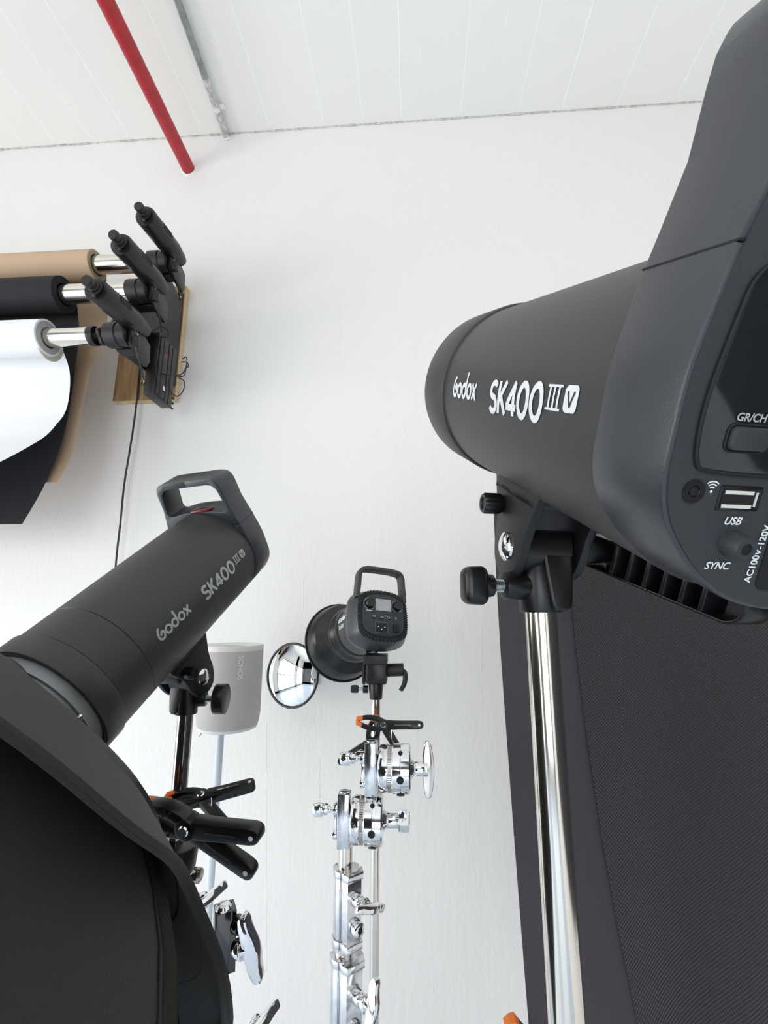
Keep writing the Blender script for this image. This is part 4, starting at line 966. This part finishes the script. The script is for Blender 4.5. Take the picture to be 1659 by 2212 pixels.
# plywood board on the wall
c0 = L(243, 868, WALL-.025); c1 = L(378, 868, WALL-.025); c2 = L(408, 617, WALL-.025); w_ = c1.x-c0.x; h_ = c2.z-c0.z
mid = V(((c0.x+c1.x)/2, WALL-.014, (c0.z+c2.z)/2))
t = thing('plywood_board', 'brown plywood mounting board screwed to the wall behind the motors', 'board', mid)
MB().box(mid, (w_, .024, h_), .0008).build('edges', 'plyedge', t, world=True, smooth=False)
MB().box(mid+V((0, -.0123, 0)), (w_-.004, .001, h_-.004)).build('face', 'ply', t, world=True, smooth=False)
for (px, py) in ((309, 827), (386, 641)):
    p = L(px, py, WALL-.027); b = MB(); b.lathe([(0, .009), (.0015, .009), (.003, .006), (.003, 0)], p, (0, -1, 0), 20); so = b.build('screw', 'chrome', t, world=True)
    b = MB(); b.lathe([(.0031, .003), (.0034, 0)], p, (0, -1, 0), 6); b.build('screw_slot', 'dark', so, world=True)
# triple bracket
xpl = c1.x-.050
t = thing('triple_bracket', 'black steel triple bracket arm holding the three motors out from the board', 'bracket', V((xpl, 1.4, G[2].z)))
yk2 = lambda X: Matrix(((0, 1, 0, X), (1, 0, 0, 0), (0, 0, 1, 0), (0, 0, 0, 1)))
def yzp(pxs, X): return [(LX(px, py, X).y, LX(px, py, X).z) for px, py in pxs]
XB = XP-.022
g3, g2, g1_ = G[3], G[2], G[1]
pl = yzp([(236, 700), (230, 738), (300, 792), (330, 812), (380, 832), (391, 655), (366, 600), (330, 590), (285, 640)], XB)
pl = [(min(y, WALL-.034), z) for y, z in pl]
MB().prism(pl, yk2(XB), -.004, .004, .001).build('side_plate', 'bracket', t, world=True)
zq0, zq1 = L(385, 834, WALL-.03).z, L(392, 634, WALL-.03).z; xq1 = L(386, 740, WALL-.03).x
mp = V((xq1-.045, WALL-.030, (zq0+zq1)/2))
MB().box(mp, (.09, .006, zq1-zq0), .001).build('wall_plate', 'bracket', t, world=True)
b = MB(); b.lathe([(0, .006), (.0012, .006), (.0012, .003), (0, .0028)], (xq1-.012, WALL-.034, zq1-.020), (0, -1, 0), 16); b.build('bolt_hole', 'chrome', t, world=True)
# controller box with digits
cbm = V((XP+.004, 1.425, CH+.80))
Mx = Matrix.Translation(cbm) @ Matrix.Rotation(math.radians(0), 4, 'X')
t = thing('motor_controller', 'flat black receiver box with cables plugged in, fixed beside the motors', 'control box', Mx)
b = MB(); b.box((0, 0, 0), (.036, .115, .225), .002); b.box((.019, -.022, 0), (.004, .055, .215), .001); bx = b.build('box', 'black', t, smooth=True)
b = MB(); b.box((.0215, .004, 0), (.0008, .0014, .215)); b.box((.0185, .032, 0), (.0008, .0014, .215)); b.box((.0215, -.030, 0), (.0008, .0014, .215)); b.build('panel_line', 'dark', bx)
b = MB()
for i in range(20):
    b.box((.0185, -.0535, -.100+i*.010), (.0008, .0035, .0055))
b.build('vent_slots', 'dark', bx)
def cbx(u, v): return V((.0216, u, v))
b = MB(); text_into(b, '1 2 3', lambda x, y: cbx(-.014-y, .045+x), .010, .0001); b.build('digits', 'reddigit', bx, smooth=False)
b = MB(); b.prism(rrect(.012, .016, .002, 3, -.006, -.068), Matrix(((0, 1, 0, .0213), (1, 0, 0, 0), (0, 0, 1, 0), (0, 0, 0, 1))), 0, .0005); b.build('white_label', 'white', bx)
for i in range(3):
    b = MB(); z = -.060-.020*i; b.cyl((.004, .062, z), (.004, .090, z), .0042, .0035, seg=14); b.build('plug', 'dark', t)
b = MB(); b.box((.004, .062, .045), (.016, .012, .028), .002); b.build('side_switch', 'dark', t)
# loose cables
X0 = XB+.05
def cable(name, label, pxs, Y, r=.0022, m='rubber', grp=None):
    pts = [L(px, py, Y(i/(len(pxs)-1)) if callable(Y) else Y) for i, (px, py) in enumerate(pxs)]
    o = MB(); o.tube(catmull(pts, 8), r, 8); ob = o.build(name, m); tag(ob, label, 'cable', grp); return ob
cable('power_cord', 'long black power cord hanging down the wall from the motor bracket', [(303, 790), (300, 815), (297, 850), (290, 910), (280, 975), (268, 1050), (260, 1130), (253, 1190), (248, 1250), (240, 1400)], WALL-.035, .0034)
cable('motor_cable', 'black cable looping right of the controller box with its plugs', [(394, 776), (401, 771), (404, 776), (401, 800), (396, 812), (380, 812), (350, 806), (330, 803), (329, 812), (332, 822)], 1.46, .0018)
cable('motor_cable', 'black cable hanging in a round loop below the bracket', [(350, 806), (330, 815), (313, 825), (312, 838), (318, 847), (330, 850), (341, 845), (343, 836), (337, 830)], 1.44, .0020)
cable('motor_cable', 'black cable drooping lowest under the controller box', [(366, 815), (364, 830), (368, 845), (380, 856), (390, 852), (397, 840), (399, 828), (394, 820), (386, 816)], 1.44, .0018)
cable('motor_cable', 'thin cable crossing the controller box in a small loop', [(318, 712), (330, 720), (350, 728), (361, 728), (365, 718), (358, 710), (348, 707), (334, 713), (322, 722)], 1.36, .0018)
cable('motor_cable', 'cable running diagonally down from the lowest motor', [(300, 765), (303, 775), (316, 788), (332, 800), (345, 806), (370, 811), (392, 808), (402, 795), (407, 792), (404, 783), (392, 782)], 1.40, .0020)
